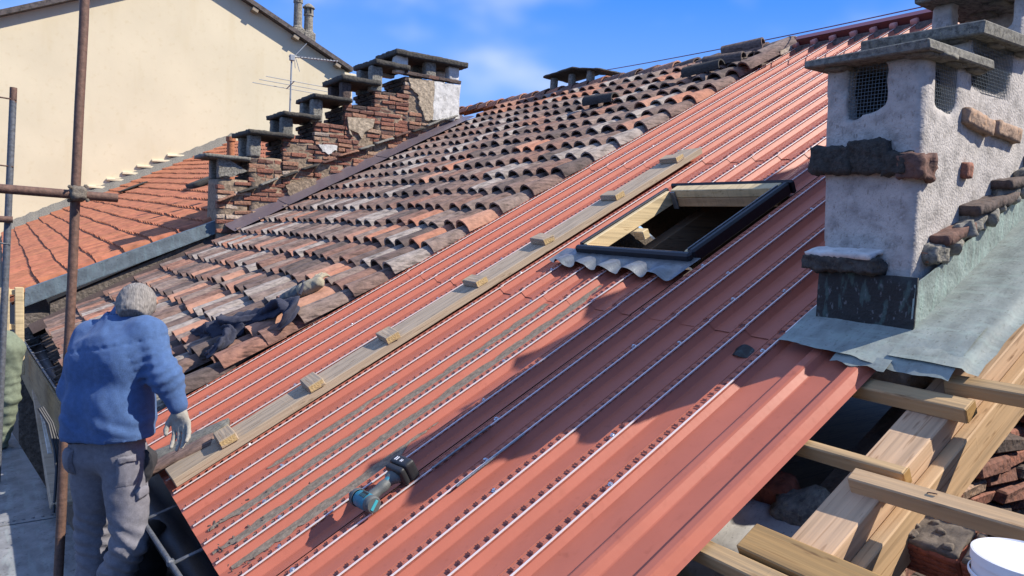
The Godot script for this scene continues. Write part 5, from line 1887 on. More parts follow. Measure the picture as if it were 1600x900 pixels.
func cloth_and_gloves() -> void:
	var no := noise(83, 0.11, 3)
	var no2 := noise(84, 0.35, 2)
	var L := func(e: float, s: float, n: float) -> Vector3: return fr(e, s, n)
	var bones := []
	var path := [[6.06, 0.66, 0.10, 0.035], [5.86, 0.70, 0.10, 0.06], [5.72, 0.80, 0.125, 0.075], [5.55, 0.86, 0.135, 0.085], [5.44, 0.93, 0.13, 0.075], [5.36, 1.03, 0.13, 0.06], [5.28, 1.12, 0.15, 0.055], [5.13, 1.19, 0.16, 0.05], [5.03, 1.14, 0.14, 0.045], [5.06, 1.06, 0.11, 0.035]]
	for k in path.size() - 1:
		var a: Array = path[k]
		var b: Array = path[k + 1]
		bones.append([L.call(a[0], a[1], a[2]), L.call(b[0], b[1], b[2]), a[3], b[3]])
	bones.append([L.call(5.46, 0.86, 0.12), L.call(5.30, 0.68, 0.10), 0.06, 0.045])
	bones.append([L.call(5.30, 0.68, 0.10), L.call(5.36, 0.60, 0.09), 0.045, 0.03])
	var mb := MB.new()
	var crease := noise(85, 0.05, 2)
	# a garment dropped in a twisted roll: its folds run along it and turn as it turns
	var rolls := [
		[[6.08, 0.64, 0.10, 0.012], [5.98, 0.66, 0.11, 0.045], [5.84, 0.72, 0.11, 0.062], [5.70, 0.79, 0.13, 0.080], [5.56, 0.85, 0.14, 0.088], [5.45, 0.92, 0.14, 0.080], [5.37, 1.01, 0.14, 0.062], [5.29, 1.11, 0.155, 0.055], [5.18, 1.18, 0.17, 0.062], [5.06, 1.17, 0.15, 0.060], [5.01, 1.09, 0.11, 0.045], [5.02, 1.02, 0.09, 0.015]],
		[[5.54, 0.90, 0.12, 0.02], [5.46, 0.84, 0.13, 0.060], [5.37, 0.76, 0.12, 0.058], [5.29, 0.68, 0.11, 0.050], [5.30, 0.61, 0.095, 0.040], [5.37, 0.57, 0.09, 0.010]],
	]
	for ri in 2:
		var curve := Curve3D.new()
		var rad := Curve.new()
		rad.max_value = 1.0
		var pts: Array = rolls[ri]
		for k in pts.size():
			curve.add_point(fr(pts[k][0], pts[k][1], pts[k][2]))
			rad.add_point(Vector2(float(k) / (pts.size() - 1), pts[k][3]))
		var rows := []
		var nu := 110 if ri == 0 else 56
		var nth := 44
		var total := curve.get_baked_length()
		for i in nu:
			var t := float(i) / (nu - 1)
			var c := curve.sample_baked(t * total, true)
			var dd := (curve.sample_baked(minf(t + 0.02, 1.0) * total, true) - curve.sample_baked(maxf(t - 0.02, 0.0) * total, true)).normalized()
			var sd := dd.cross(RB.y).normalized()
			var upv := sd.cross(dd)
			var r0: float = rad.sample(t)
			var row := PackedVector3Array()
			for k in nth:
				var th := TAU * k / nth
				var tw := th + (7.0 if ri == 0 else -4.0) * t + 0.8 * crease.get_noise_1d(t * 60.0 + ri * 40.0)
				var ridge := 1.0 - absf(sin(tw * 1.5 + 1.2 * crease.get_noise_2d(t * 50.0, ri * 90.0))) * 0.52 + 0.16 * sin(tw * 4.0 - t * 22.0) + 0.24 * crease.get_noise_2d(t * 130.0, cos(th) * 22.0 + 11.0 * sin(th)) + 0.10 * crease.get_noise_2d(t * 420.0, th * 14.0)
				var q := r0 * (1.25 * ridge)
				row.append(c + sd * cos(th) * q * 1.25 + upv * sin(th) * q * (0.95 if sin(th) > 0.0 else 0.6))
			rows.append(row)
		mb.grid(rows, true, false)
	tag(part("navy_cloth", mb.mesh(), M.navy), "crumpled navy work garment lying on the old tiles", "garment")
	# pair of gloves above it
	var h := thing("work_gloves", "beige and grey work gloves dropped on the old tiles above the navy garment", "gloves")
	mb = MB.new()
	var b2 := [[L.call(5.40, 1.40, 0.15), L.call(5.33, 1.50, 0.16), 0.058, 0.046]]
	field_mesh(mb, L.call(5.75, 1.3, -0.02) - Vector3(0.08, 0.05, 0), L.call(5.2, 1.75, 0.28) + Vector3(0.08, 0.05, 0), 0.009, func(p: Vector3) -> float: return bones_at(p, b2, 0.03) + 0.008 * no.get_noise_3dv(p * 140.0))
	part("beige_cuff", mb.mesh(), M.glove_beige, h)
	hand(h, L.call(5.34, 1.47, 0.165), (RB * Vector3(0.75, 0.25, -0.62)).normalized(), (RB * Vector3(0.62, 0.0, 0.75)).normalized(), 1.0, "glove_beige")
	mb = MB.new()
	var b3 := [[L.call(5.50, 1.27, 0.135), L.call(5.44, 1.34, 0.14), 0.045, 0.045], [L.call(5.46, 1.34, 0.14), L.call(5.46, 1.42, 0.15), 0.05, 0.045]]
	field_mesh(mb, L.call(5.65, 1.15, -0.02) - Vector3(0.08, 0.05, 0), L.call(5.3, 1.55, 0.28) + Vector3(0.08, 0.05, 0), 0.009, func(p: Vector3) -> float: return bones_at(p, b3, 0.02) + 0.010 * no.get_noise_3dv(p * 140.0))
	part("grey_glove", mb.mesh(), M.tool_grey, h)
	mb = MB.new()
	mb.tube([L.call(5.48, 1.40, 0.19), L.call(5.42, 1.43, 0.205), L.call(5.36, 1.40, 0.19), L.call(5.34, 1.34, 0.15)], 0.012, 8)
	part("strap", mb.mesh(), M.navy, h)


# ---------------------------------------------------------------- things on and above the ridge
func ridge_things() -> void:
	var c := thing("ridge_chimney", "low brick chimney with two thin stone slabs behind the ridge", "chimney")
	var o := fr(8.86, 7.32, 0.0) + Vector3(0.0, -0.10, 0)
	var no := noise(51, 0.04, 3)
	var mb := MB.new()
	mb.rock(Transform3D(Basis(), o + Vector3(0.12, -0.02, 0)), Vector3(0.42, 0.36, 1.0), 0.08, 0.012, 0.02, no)
	part("chimney_body", mb.mesh(), M.brick_3, c)
	for q in [[-0.06, -0.42], [-0.06, 0.02], [-0.06, 0.45], [0.30, -0.42], [0.30, 0.02], [0.30, 0.45]]:
		mb = MB.new()
		mb.rock(Transform3D(Basis(), o + Vector3(q[0], 0.245, q[1])), Vector3(0.09, 0.20, 0.10), 0.04, 0.01, 0.02, no, Vector3(q[0] * 20, 0, q[1] * 9))
		part("pier", mb.mesh(), M.stone_light, c)
	mb = MB.new()
	mb.rock(Transform3D(Basis.from_euler(Vector3(-0.05, 0, 0)), o + Vector3(0.1, 0.375, -0.2)), Vector3(0.56, 0.045, 0.74), 0.08, 0.012, 0.02, no)
	part("cover_slab", mb.mesh(), M.stone_dark, c)
	mb = MB.new()
	mb.rock(Transform3D(Basis.from_euler(Vector3(0.16, 0, 0)), o + Vector3(0.14, 0.345, 0.42)), Vector3(0.56, 0.04, 0.62), 0.08, 0.012, 0.02, no, Vector3(4, 0, 0))
	part("cover_slab", mb.mesh(), M.stone_dark, c)
	# cable along the ridge
	mb = MB.new()
	var a := Vector3(6.475, 3.645, -8.19)
	var b := Vector3(6.068, 3.452, -3.19)
	var pts := []
	for i in 25:
		var t := i / 24.0
		pts.append(a.lerp(b, t) + Vector3(0, -0.10 * t * (1.0 - t), 0))
	mb.tube(pts, 0.0055, 6)
	tag(part("overhead_cable", mb.mesh(), M.cable_red), "thin dark red cable running above the ridge to plastered chimney", "cable")
	# aerial
	var h := thing("television_aerial", "thin grey television aerial on a mast behind the flues", "aerial")
	mb = MB.new()
	mb.tube([Vector3(3.62, 2.0, -13.5), Vector3(3.651, 4.23, -13.5)], 0.016, 8)
	part("mast", mb.mesh(), M.wire, h)
	mb = MB.new()
	mb.tube([Vector3(3.6, 4.22, -13.5), Vector3(4.50, 4.27, -13.46)], 0.013, 6)
	for i in 12:
		mb.tube([Vector3(3.80 + i * 0.06, 4.235 + i * 0.0033, -13.59), Vector3(3.80 + i * 0.06, 4.235 + i * 0.0033, -13.38)], 0.006, 5)
	part("long_yagi", mb.mesh(), M.wire, h)
	mb = MB.new()
	mb.tube([Vector3(3.72, 4.03, -13.5), Vector3(3.70, 4.24, -13.5), Vector3(3.92, 4.50, -13.5)], 0.007, 5)
	mb.tube([Vector3(3.72, 4.22, -13.5), Vector3(3.80, 3.98, -13.5)], 0.007, 5)
	mb.box(Transform3D(Basis(), Vector3(3.65, 4.20, -13.48)), Vector3(0.09, 0.11, 0.06), 0.01)
	part("reflector", mb.mesh(), M.wire, h)
	mb = MB.new()
	for k in 3:
		mb.tube([Vector3(3.02 + k * 0.06, 3.70 + k * 0.035, -13.7 + k * 0.2), Vector3(4.30 + k * 0.05, 3.66 + k * 0.035, -13.7 + k * 0.2)], 0.007, 5)
	mb.tube([Vector3(3.64, 3.68, -13.72), Vector3(3.64, 3.76, -13.28)], 0.01, 6)
	part("low_dipole", mb.mesh(), M.wire, h)


# ---------------------------------------------------------------- people
func people() -> void:
	man_in_blue()
	man_in_green()


func man_in_blue() -> void:
	var h := thing("person", "person in blue fleece and grey work trousers stooping over the eave, back turned", "person")
	var fold := noise(101, 0.07, 3)
	var fine := noise(102, 0.2, 2)
	# joints
	var head := Vector3(-0.168, 0.868, -3.885)
	var nape := Vector3(-0.232, 0.792, -3.895)
	var sl := Vector3(-0.370, 0.705, -4.02)
	var sr := Vector3(-0.150, 0.752, -3.735)
	var er := Vector3(-0.092, 0.575, -3.585)
	var wr := Vector3(-0.046, 0.440, -3.545)
	var el := Vector3(-0.452, 0.47, -4.02)
	var wl := Vector3(-0.36, 0.31, -4.16)
	var pel := Vector3(-0.312, 0.25, -3.84)
	var hl := Vector3(-0.372, 0.17, -3.90)
	var hr := Vector3(-0.245, 0.19, -3.74)
	var kr := Vector3(-0.225, -0.20, -3.665)
	var ar := Vector3(-0.345, -0.63, -3.85)
	var kl := Vector3(-0.366, -0.22, -3.98)
	var al := Vector3(-0.350, -0.65, -3.97)
	var chest_l := Vector3(-0.345, 0.60, -3.94)
	var chest_r := Vector3(-0.225, 0.63, -3.78)
	var waist_l := Vector3(-0.360, 0.40, -3.90)
	var waist_r := Vector3(-0.255, 0.41, -3.76)
	var slim := Vector3(0.027, 0, 0.019)
	sl += slim
	el += slim * 1.1
	wl += slim
	chest_l += slim
	waist_l += slim
	hl += slim * 0.9
	kl += slim * 0.8
	al += slim * 0.6
	# skin: one continuous body under the clothes, with face and ears; hands carry on from the wrists
	var body := [
		[chest_l, waist_l, 0.105, 0.095], [chest_r, waist_r, 0.105, 0.095], [chest_l, chest_r, 0.105, 0.105], [waist_l, waist_r, 0.095, 0.095], [waist_l, hl, 0.095, 0.085], [waist_r, hr, 0.095, 0.085],
		[chest_l, sl, 0.09, 0.05], [chest_r, sr, 0.09, 0.05], [sl, el, 0.048, 0.036], [el, wl, 0.036, 0.026], [sr, er, 0.048, 0.036], [er, wr, 0.036, 0.0265],
		[(chest_l + chest_r) / 2 + Vector3(0, 0.08, 0), nape, 0.07, 0.056], [nape, head + Vector3(-0.02, -0.04, -0.01), 0.056, 0.055],
		[hl, kl, 0.078, 0.052], [kl, al, 0.052, 0.036], [hr, kr, 0.078, 0.052], [kr, ar, 0.052, 0.036],
	]
	var mb := MB.new()
	field_mesh(mb, Vector3(-0.58, -0.74, -4.3), Vector3(0.04, 0.86, -3.42), 0.018, func(p: Vector3) -> float: return bones_at(p, body, 0.04))
	# head frame: looks forward (-z), to the right (+x) and down
	var fw := Vector3(0.30, -0.52, -0.80).normalized()
	var rt_ := fw.cross(Vector3.UP).normalized()
	var up := rt_.cross(fw)
	var hd := func(r: float, u: float, f: float) -> Vector3: return head + rt_ * r + up * u + fw * f
	var skull := [
		[hd.call(0, 0.025, -0.02), hd.call(0, 0.025, 0.025), 0.073, 0.070], [hd.call(0, 0.0, 0.02), hd.call(0, -0.075, 0.05), 0.060, 0.043], [hd.call(0, -0.07, 0.05), hd.call(0, -0.092, 0.07), 0.042, 0.028],
		[hd.call(0, -0.02, -0.05), nape, 0.058, 0.056],
		[hd.call(0, -0.005, 0.095), hd.call(0, -0.03, 0.113), 0.011, 0.014], [hd.call(-0.035, 0.022, 0.082), hd.call(0.035, 0.022, 0.082), 0.016, 0.016],
		[hd.call(-0.018, -0.062, 0.088), hd.call(0.018, -0.062, 0.088), 0.011, 0.011], [hd.call(-0.014, -0.076, 0.086), hd.call(0.014, -0.076, 0.086), 0.010, 0.010],
	]
	for s in [-1.0, 1.0]:
		skull.append([hd.call(0.070 * s, 0.008, -0.010), hd.call(0.080 * s, 0.016, -0.022), 0.012, 0.014])
		skull.append([hd.call(0.068 * s, -0.014, -0.004), hd.call(0.074 * s, -0.024, -0.006), 0.009, 0.009])
	var eyes := [hd.call(-0.032, 0.003, 0.092), hd.call(0.032, 0.003, 0.092)]
	field_mesh(mb, head - Vector3(0.16, 0.19, 0.16), head + Vector3(0.16, 0.16, 0.16), 0.0055, func(p: Vector3) -> float:
		var d := bones_at(p, skull, 0.018)
		for e in eyes:
			d = maxf(d, 0.012 - p.distance_to(e))
		return d)
	part("body", mb.mesh(), M.skin, h)
	# hair, short and grey: over crown, back and sides, clear of the face and ears
	mb = MB.new()
	var hb := [[hd.call(0, 0.027, -0.024), hd.call(0, 0.029, 0.022), 0.0785, 0.0755], [hd.call(0, 0.005, -0.035), hd.call(0, -0.045, -0.056), 0.074, 0.067], [hd.call(-0.03, -0.01, -0.03), hd.call(0.03, -0.01, -0.03), 0.052, 0.052]]
	field_mesh(mb, head - Vector3(0.16, 0.16, 0.16), head + Vector3(0.16, 0.16, 0.16), 0.006, func(p: Vector3) -> float:
		var q := p - head
		var d := bones_at(p, hb, 0.03) + 0.004 * fine.get_noise_3dv(p * 220.0)
		var face := fw.dot(q) - 0.052 - 0.25 * up.dot(q)
		var low := -0.094 - up.dot(q) - 0.2 * fw.dot(q)
		var ear := 0.020 - minf(p.distance_to(hd.call(0.076, 0.006, -0.008)), p.distance_to(hd.call(-0.076, 0.006, -0.008)))
		return maxf(maxf(d, face), maxf(low, ear)))
	part("hair", mb.mesh(), M.hair_grey, h)
	# fleece jacket
	var jk := [
		[chest_l, waist_l, 0.134, 0.130], [chest_r, waist_r, 0.134, 0.128], [chest_l, chest_r, 0.136, 0.136], [waist_l, waist_r, 0.128, 0.128],
		[waist_l, Vector3(-0.352, 0.300, -3.887), 0.128, 0.126], [waist_r, Vector3(-0.250, 0.315, -3.730), 0.126, 0.122], [Vector3(-0.352, 0.300, -3.887), Vector3(-0.250, 0.315, -3.730), 0.124, 0.122],
		[chest_l, sl, 0.110, 0.070], [chest_r, sr, 0.110, 0.070], [nape + Vector3(-0.01, -0.03, -0.01), sl, 0.075, 0.064], [nape + Vector3(0.01, -0.03, 0.01), sr, 0.075, 0.064],
		[sl, el, 0.072, 0.060], [el, wl, 0.060, 0.047], [sr, er, 0.073, 0.062], [er, wr.lerp(er, 0.10), 0.062, 0.046],
		[(chest_l + chest_r) / 2 + Vector3(0.01, 0.08, 0.0), nape + Vector3(-0.004, -0.005, 0.004), 0.115, 0.072],
	]
	var arm_d := (wr - er).normalized()
	var hem_n := Vector3(0.05, -1.0, 0.10).normalized()
	var jf := func(p: Vector3) -> float:
		var d := bones_at(p, jk, 0.055)
		if d > 0.1:
			return d
		# folds: long slanting drags on the back, rings at the elbow, a belt of creases above the hem
		var k := Vector3(p.x * 1.5 + p.y * 0.9, p.y * 0.45 - p.x * 0.5, p.z * 1.5)
		var rid := fold.get_noise_3dv(k * 60.0)
		d += 0.008 * (absf(rid) - 0.22) + 0.003 * fold.get_noise_3dv(k * 130.0)
		var ta := (p - sr).dot((er - sr).normalized()) / sr.distance_to(er)
		var da := minf(bones_at(p, [[sr, er, 0.08, 0.067]], 0.01), bones_at(p, [[er, wr, 0.067, 0.047]], 0.01))
		if da < 0.04:
			var along := (p - er).dot(arm_d)
			d += 0.0045 * sin(along * 150.0 + 3.0 * fold.get_noise_3dv(p * 60.0) + (p - er).dot(Vector3(0.6, 0, -0.6)) * 50.0) * smoothstep(0.2, 0.6, ta) * (1.0 - smoothstep(0.04, 0.12, along))
		if p.y < 0.42:
			d += 0.005 * sin(p.y * 70.0 + p.x * 25.0 + 4.0 * fold.get_noise_3dv(p * 40.0)) * smoothstep(0.29, 0.34, p.y) * (1.0 - smoothstep(0.36, 0.42, p.y))
			d -= 0.004 * (1.0 - smoothstep(0.290, 0.296, p.y - 0.05 * (p.x + 0.3)))
		# yoke seam across the shoulders and the side seam
		var seam := absf(p.y - 0.700 - 0.20 * (p.x + 0.27) - 0.10 * (p.z + 3.85))
		d += 0.007 * (1.0 - smoothstep(0.0, 0.008, seam)) * (1.0 if p.x + p.z * 0.1 < 0.25 else 0.0)
		var cut := (p - Vector3(-0.30, 0.268, -3.80)).dot(hem_n)
		if p.distance_to(wl) > 0.25 and p.distance_to(wr) > 0.16:
			d = maxf(d, cut)
		var hole := bones_at(p, [[nape + Vector3(0.004, 0.03, 0.0), head + Vector3(0.0, 0.06, 0), 0.066, 0.12]], 0.01)
		return maxf(d, -hole)
	mb = MB.new()
	field_mesh(mb, Vector3(-0.60, 0.20, -4.30), Vector3(0.04, 0.92, -3.42), 0.0105, jf, 1.5)
	part("fleece_jacket", mb.mesh(), M.fleece_blue, h)
	mb = MB.new()
	var rows := []
	for i in 4:
		var row := PackedVector3Array()
		for k in 24:
			var a := TAU * k / 24.0
			var c := nape + Vector3(0.008, 0.0 + i * 0.016, 0.0)
			var xd := Vector3(0.82, 0, 0.57)
			var zd := Vector3(-0.52, 0.35, 0.75)
			row.append(c + (xd * cos(a) + zd * sin(a)) * (0.083 - 0.003 * i) + Vector3(0.012, 0.006, -0.006) * i)
		rows.append(row)
	mb.grid(rows, true, true)
	part("collar", mb.mesh(), M.fleece_blue, h)
	# work trousers
	var tr := [
		[Vector3(-0.35, 0.27, -3.883), hl, 0.098, 0.106], [Vector3(-0.255, 0.285, -3.74), hr, 0.096, 0.106], [Vector3(-0.35, 0.26, -3.883), Vector3(-0.255, 0.27, -3.74), 0.098, 0.098], [hl, hr, 0.10, 0.10],
		[hl, kl, 0.106, 0.082], [kl, al, 0.082, 0.078], [hr, kr, 0.104, 0.080], [kr, ar, 0.080, 0.074],
	]
	mb = MB.new()
	var tf := func(p: Vector3) -> float:
		var d := bones_at(p, tr, 0.022)
		if d > 0.1:
			return d
		var k := Vector3(p.x * 1.2 + p.y * 0.6, p.y * 0.9 - p.x * 0.6, p.z * 1.2)
		d += 0.009 * fold.get_noise_3dv(k * 75.0) + 0.003 * fold.get_noise_3dv(k * 200.0)
		if p.y < 0.02:
			d += 0.006 * sin(p.y * 95.0 + p.x * 40.0 + 5.0 * fold.get_noise_3dv(p * 45.0)) * smoothstep(-0.05, -0.14, p.y)
		return maxf(d, p.y - 0.30)
	field_mesh(mb, Vector3(-0.56, -0.69, -4.14), Vector3(-0.06, 0.33, -3.50), 0.011, tf, 1.5)
	part("work_trousers", mb.mesh(), M.trouser_grey, h)
	# pocket flaps and the dark tool pocket, laid on the cloth by stepping along the field's slope
	var lay := func(c: Vector3, ux: Vector3, uy: Vector3, w: float, hh: float, th: float, m: String, called: String, bag: float) -> void:
		var b := MB.new()
		var rr := []
		for i in 9:
			var r := PackedVector3Array()
			for k in 9:
				var q: Vector3 = c + ux * (w * (k / 8.0 - 0.5)) + uy * (hh * (i / 8.0 - 0.5))
				for z in 9:
					var e := 0.004
					var d0: float = tf.call(q)
					var gn := Vector3(tf.call(q + Vector3(e, 0, 0)) - d0, tf.call(q + Vector3(0, e, 0)) - d0, tf.call(q + Vector3(0, 0, e)) - d0).normalized()
					var edge := 1.0 if i > 0 and i < 8 and k > 0 and k < 8 else 0.0
					q -= gn * clampf(d0 - th * (0.35 + 0.65 * edge) - bag * edge * sin(PI * i / 8.0), -0.02, 0.02)
				r.append(q)
			rr.append(r)
		b.grid(rr, false, true)
		part(called, b.mesh(), M[m], h)
	var back := Vector3(0.80, 0.05, 0.60)
	var dn := Vector3(0.0, 1.0, 0.0)
	lay.call(Vector3(-0.245, 0.205, -3.60), Vector3(0.64, 0.05, -0.0).normalized(), dn, 0.105, 0.035, 0.012, "trouser_grey", "pocket_flap", 0.003)
	lay.call(Vector3(-0.245, 0.145, -3.60), Vector3(0.64, 0.03, 0.0).normalized(), dn, 0.125, 0.115, 0.006, "trouser_grey", "back_pocket", 0.003)
	lay.call(Vector3(-0.10, 0.165, -3.66), Vector3(0.3, 0.0, -0.9).normalized(), dn, 0.10, 0.17, 0.008, "trouser_dark", "tool_pocket", 0.022)
	lay.call(Vector3(-0.16, 0.045, -3.60), Vector3(0.75, 0.1, -0.6).normalized(), dn, 0.10, 0.045, 0.012, "trouser_grey", "pocket_flap", 0.004)
	lay.call(Vector3(-0.43, 0.16, -3.86), Vector3(-0.2, 0.0, 0.9).normalized(), dn, 0.07, 0.12, 0.008, "trouser_grey", "side_pocket", 0.014)
	mb = MB.new()
	field_mesh(mb, Vector3(-0.52, 0.20, -4.06), Vector3(-0.10, 0.36, -3.56), 0.014, func(p: Vector3) -> float: return maxf(bones_at(p, [[Vector3(-0.375, 0.29, -3.90), Vector3(-0.255, 0.30, -3.74), 0.102, 0.101]], 0.02), absf(p.y - 0.275 - 0.08 * (p.x + 0.3)) - 0.03))
	part("dark_shirt_hem", mb.mesh(), M.trouser_dark, h)
	for q in [[ar, Vector3(0.10, -0.06, -0.12)], [al, Vector3(0.08, -0.05, -0.14)]]:
		mb = MB.new()
		var a: Vector3 = q[0]
		var tip: Vector3 = a + q[1]
		field_mesh(mb, a - Vector3(0.14, 0.16, 0.26), a + Vector3(0.22, 0.12, 0.14), 0.012, func(p: Vector3) -> float: return maxf(bones_at(p, [[a + Vector3(0, 0.03, 0), a + Vector3(0, -0.045, 0), 0.055, 0.052], [a + Vector3(-0.01, -0.05, 0.02), tip, 0.048, 0.042]], 0.03), -(p.y - (a.y - 0.095))))
		part("boot", mb.mesh(), M.boot, h)
	# right glove: palm, four fingers of different lengths, thumb at the side
	hand(h, wr, Vector3(0.10, -0.97, 0.16).normalized(), Vector3(0.72, 0.12, 0.60).normalized(), 1.0)
	hand(h, wl, Vector3(0.5, -0.7, -0.5).normalized(), Vector3(0.6, 0.6, -0.3).normalized(), -1.0)


# a gloved hand hanging from the wrist w: dir towards the fingertips, across from thumb side to little finger
func hand(h: Node3D, w: Vector3, dir: Vector3, across: Vector3, side: float, stuff := "glove_grey") -> void:
	across = (across - dir * across.dot(dir)).normalized()
	var pn := dir.cross(across)   # to the palm side
	var at := func(d: float, a: float, p: float) -> Vector3: return w + dir * d + across * a + pn * p * side
	var palm := [
		[at.call(0.0, 0, 0), at.call(0.03, 0.0, 0), 0.0285, 0.030],
		[at.call(0.03, -0.020, 0), at.call(0.085, -0.028, 0), 0.0175, 0.0145], [at.call(0.03, 0.0, 0), at.call(0.090, -0.006, 0), 0.018, 0.015], [at.call(0.03, 0.012, 0), at.call(0.086, 0.015, 0), 0.017, 0.0145], [at.call(0.03, 0.022, 0), at.call(0.078, 0.033, 0), 0.016, 0.013],
	]
	var f := [[-0.030, 0.086, 0.043, 0.027, 0.020], [-0.0075, 0.092, 0.047, 0.030, 0.021], [0.0155, 0.088, 0.043, 0.028, 0.020], [0.037, 0.079, 0.034, 0.022, 0.018]]
	var fingers := []
	for k in 4:
		var q: Array = f[k]
		var sp: float = (q[0] as float) * 0.16
		var p0: Vector3 = at.call(q[1] - 0.012, q[0], 0)
		var p1: Vector3 = at.call(q[1] + q[2], q[0] + sp, 0.008 + 0.003 * k)
		var p2: Vector3 = at.call(q[1] + q[2] + q[3] * 0.92, q[0] + sp * 1.6, 0.022 + 0.004 * k)
		var p3: Vector3 = at.call(q[1] + q[2] + (q[3] + q[4]) * 0.84, q[0] + sp * 1.7, 0.038 + 0.005 * k)
		fingers.append([[p0, p1, 0.0108, 0.0102], [p1, p2, 0.0102, 0.0094], [p2, p3, 0.0094, 0.0082]])
	fingers.append([[at.call(0.030, -0.024, 0.004), at.call(0.062, -0.050, 0.012), 0.0150, 0.0125], [at.call(0.062, -0.050, 0.012), at.call(0.090, -0.060, 0.022), 0.0122, 0.0108], [at.call(0.090, -0.060, 0.022), at.call(0.108, -0.059, 0.03), 0.0108, 0.0090]])
	var wr := noise(140, 0.25, 2)
	var fl := func(p: Vector3) -> float:
		var d := bones_at(p, palm, 0.012)
		for q in fingers:
			var x := bones_at(p, q, 0.006)
			var m := maxf(0.006 - absf(d - x), 0.0) / 0.006
			d = minf(d, x) - m * m * 0.0015
		return maxf(d + 0.0012 * wr.get_noise_3dv(p * 300.0), -(p - w).dot(dir) - 0.006)
	var mb := MB.new()
	var c := w + dir * 0.085
	field_mesh(mb, c - Vector3(0.13, 0.13, 0.13), c + Vector3(0.13, 0.13, 0.13), 0.0036, fl)
	part("glove", mb.mesh(), M[stuff], h)
	mb = MB.new()
	mb.tube([w - dir * 0.010, w - dir * 0.002, w + dir * 0.012], 0.0315, 14, false)
	part("glove_cuff", mb.mesh(), M.trouser_dark, h)


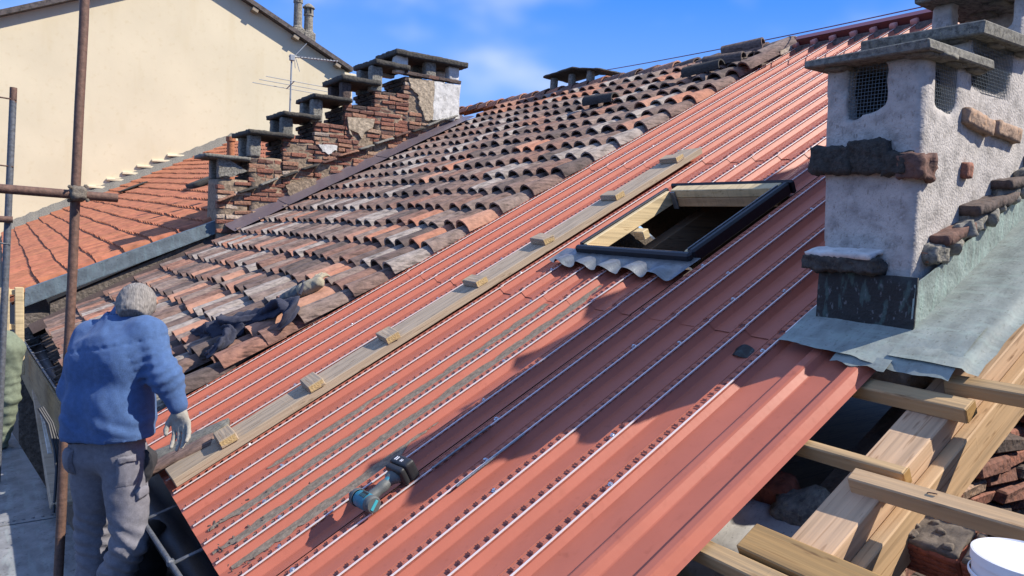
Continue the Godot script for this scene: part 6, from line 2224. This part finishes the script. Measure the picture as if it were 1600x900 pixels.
func man_in_green() -> void:
	var h := thing("person", "person in green trousers bending down at the left edge, upper body out of frame", "person")
	var fold := noise(111, 0.06, 3)
	var hl := Vector3(-0.70, 0.10, -7.72)
	var hr := Vector3(-0.675, 0.10, -7.48)
	var kl := Vector3(-0.665, -0.30, -7.70)
	var kr := Vector3(-0.66, -0.30, -7.45)
	var al := Vector3(-0.74, -0.70, -7.70)
	var ar := Vector3(-0.735, -0.70, -7.50)
	var cl := Vector3(-1.02, 0.33, -7.74)
	var cr := Vector3(-1.02, 0.33, -7.46)
	var head := Vector3(-1.24, 0.22, -7.6)
	var body := [[cl, hl, 0.11, 0.10], [cr, hr, 0.11, 0.10], [cl, cr, 0.11, 0.11], [hl, hr, 0.1, 0.1], [hl, kl, 0.075, 0.05], [kl, al, 0.05, 0.035], [hr, kr, 0.075, 0.05], [kr, ar, 0.05, 0.035],
		[(cl + cr) / 2, head, 0.06, 0.055], [head, head + Vector3(-0.05, -0.07, 0), 0.088, 0.07], [head + Vector3(-0.05, -0.07, 0), head + Vector3(-0.02, -0.13, 0), 0.06, 0.04],
		[cl, Vector3(-1.08, 0.02, -7.82), 0.05, 0.038], [Vector3(-1.08, 0.02, -7.82), Vector3(-1.0, -0.22, -7.74), 0.038, 0.028], [cr, Vector3(-1.08, 0.02, -7.38), 0.05, 0.038], [Vector3(-1.08, 0.02, -7.38), Vector3(-1.0, -0.22, -7.48), 0.038, 0.028],
		[Vector3(-1.0, -0.22, -7.74), Vector3(-0.99, -0.31, -7.72), 0.03, 0.018], [Vector3(-1.0, -0.22, -7.48), Vector3(-0.99, -0.31, -7.5), 0.03, 0.018]]
	var mb := MB.new()
	field_mesh(mb, Vector3(-1.42, -0.74, -7.95), Vector3(-0.5, 0.5, -7.2), 0.022, func(p: Vector3) -> float: return bones_at(p, body, 0.04))
	part("body", mb.mesh(), M.skin, h)
	mb = MB.new()
	field_mesh(mb, head - Vector3(0.2, 0.2, 0.16), head + Vector3(0.16, 0.16, 0.16), 0.012, func(p: Vector3) -> float: return maxf(bones_at(p, [[head + Vector3(0.01, 0.01, 0), head + Vector3(-0.03, -0.04, 0), 0.094, 0.08]], 0.02), -(p - head).dot(Vector3(0.6, 0.8, 0)) - 0.02))
	part("hair", mb.mesh(), M.hair_grey, h)
	var tr := [[hl + Vector3(-0.06, 0.03, 0), hl, 0.125, 0.13], [hr + Vector3(-0.06, 0.03, 0), hr, 0.125, 0.13], [hl, hr, 0.13, 0.13], [hl, kl, 0.12, 0.085], [kl, al, 0.085, 0.075], [hr, kr, 0.12, 0.085], [kr, ar, 0.085, 0.075]]
	mb = MB.new()
	field_mesh(mb, Vector3(-0.98, -0.74, -7.95), Vector3(-0.48, 0.34, -7.24), 0.014, func(p: Vector3) -> float:
		var d := bones_at(p, tr, 0.03)
		if d > 0.1:
			return d
		return maxf(d + 0.016 * fold.get_noise_3dv(Vector3(p.x * 1.4 + p.y * 0.8, p.y * 0.7, p.z) * 100.0) + 0.005 * sin(p.y * 80.0 + 4.0 * fold.get_noise_3dv(p * 50.0)) * smoothstep(0.0, -0.2, p.y), (p - Vector3(-0.78, 0.2, 0)).dot(Vector3(-0.75, 0.66, 0)) - 0.01), 1.5)
	part("green_trousers", mb.mesh(), M.trouser_green, h)
	mb = MB.new()
	field_mesh(mb, Vector3(-1.0, 0.0, -7.95), Vector3(-0.6, 0.45, -7.2), 0.014, func(p: Vector3) -> float: return maxf(bones_at(p, [[hl + Vector3(-0.06, 0.03, 0), hr + Vector3(-0.06, 0.03, 0), 0.134, 0.134]], 0.02), absf((p - Vector3(-0.78, 0.2, 0)).dot(Vector3(-0.75, 0.66, 0)) - 0.0) - 0.02))
	part("belt", mb.mesh(), M.belt, h)
	var sh := [[cl, hl + Vector3(-0.05, 0.06, 0), 0.145, 0.125], [cr, hr + Vector3(-0.05, 0.06, 0), 0.145, 0.125], [cl, cr, 0.145, 0.145], [cl, Vector3(-1.08, 0.02, -7.82), 0.08, 0.06], [Vector3(-1.08, 0.02, -7.82), Vector3(-1.01, -0.18, -7.75), 0.06, 0.045], [cr, Vector3(-1.08, 0.02, -7.38), 0.08, 0.06], [Vector3(-1.08, 0.02, -7.38), Vector3(-1.01, -0.18, -7.48), 0.06, 0.045]]
	mb = MB.new()
	field_mesh(mb, Vector3(-1.3, -0.3, -8.0), Vector3(-0.6, 0.55, -7.2), 0.016, func(p: Vector3) -> float: return maxf(bones_at(p, sh, 0.03) + 0.014 * fold.get_noise_3dv(p * 100.0), -((p - Vector3(-0.80, 0.21, 0)).dot(Vector3(-0.75, 0.66, 0)))), 1.5)
	part("shirt", mb.mesh(), M.shirt_blue, h)
	for a in [al, ar]:
		mb = MB.new()
		field_mesh(mb, a - Vector3(0.2, 0.12, 0.12), a + Vector3(0.12, 0.1, 0.12), 0.014, func(p: Vector3) -> float: return maxf(bones_at(p, [[a, a + Vector3(0, -0.02, 0), 0.05, 0.05], [a + Vector3(0.02, -0.02, 0), a + Vector3(-0.13, -0.025, 0), 0.045, 0.04]], 0.02), -(p.y + 0.748)))
		part("boot", mb.mesh(), M.boot, h)
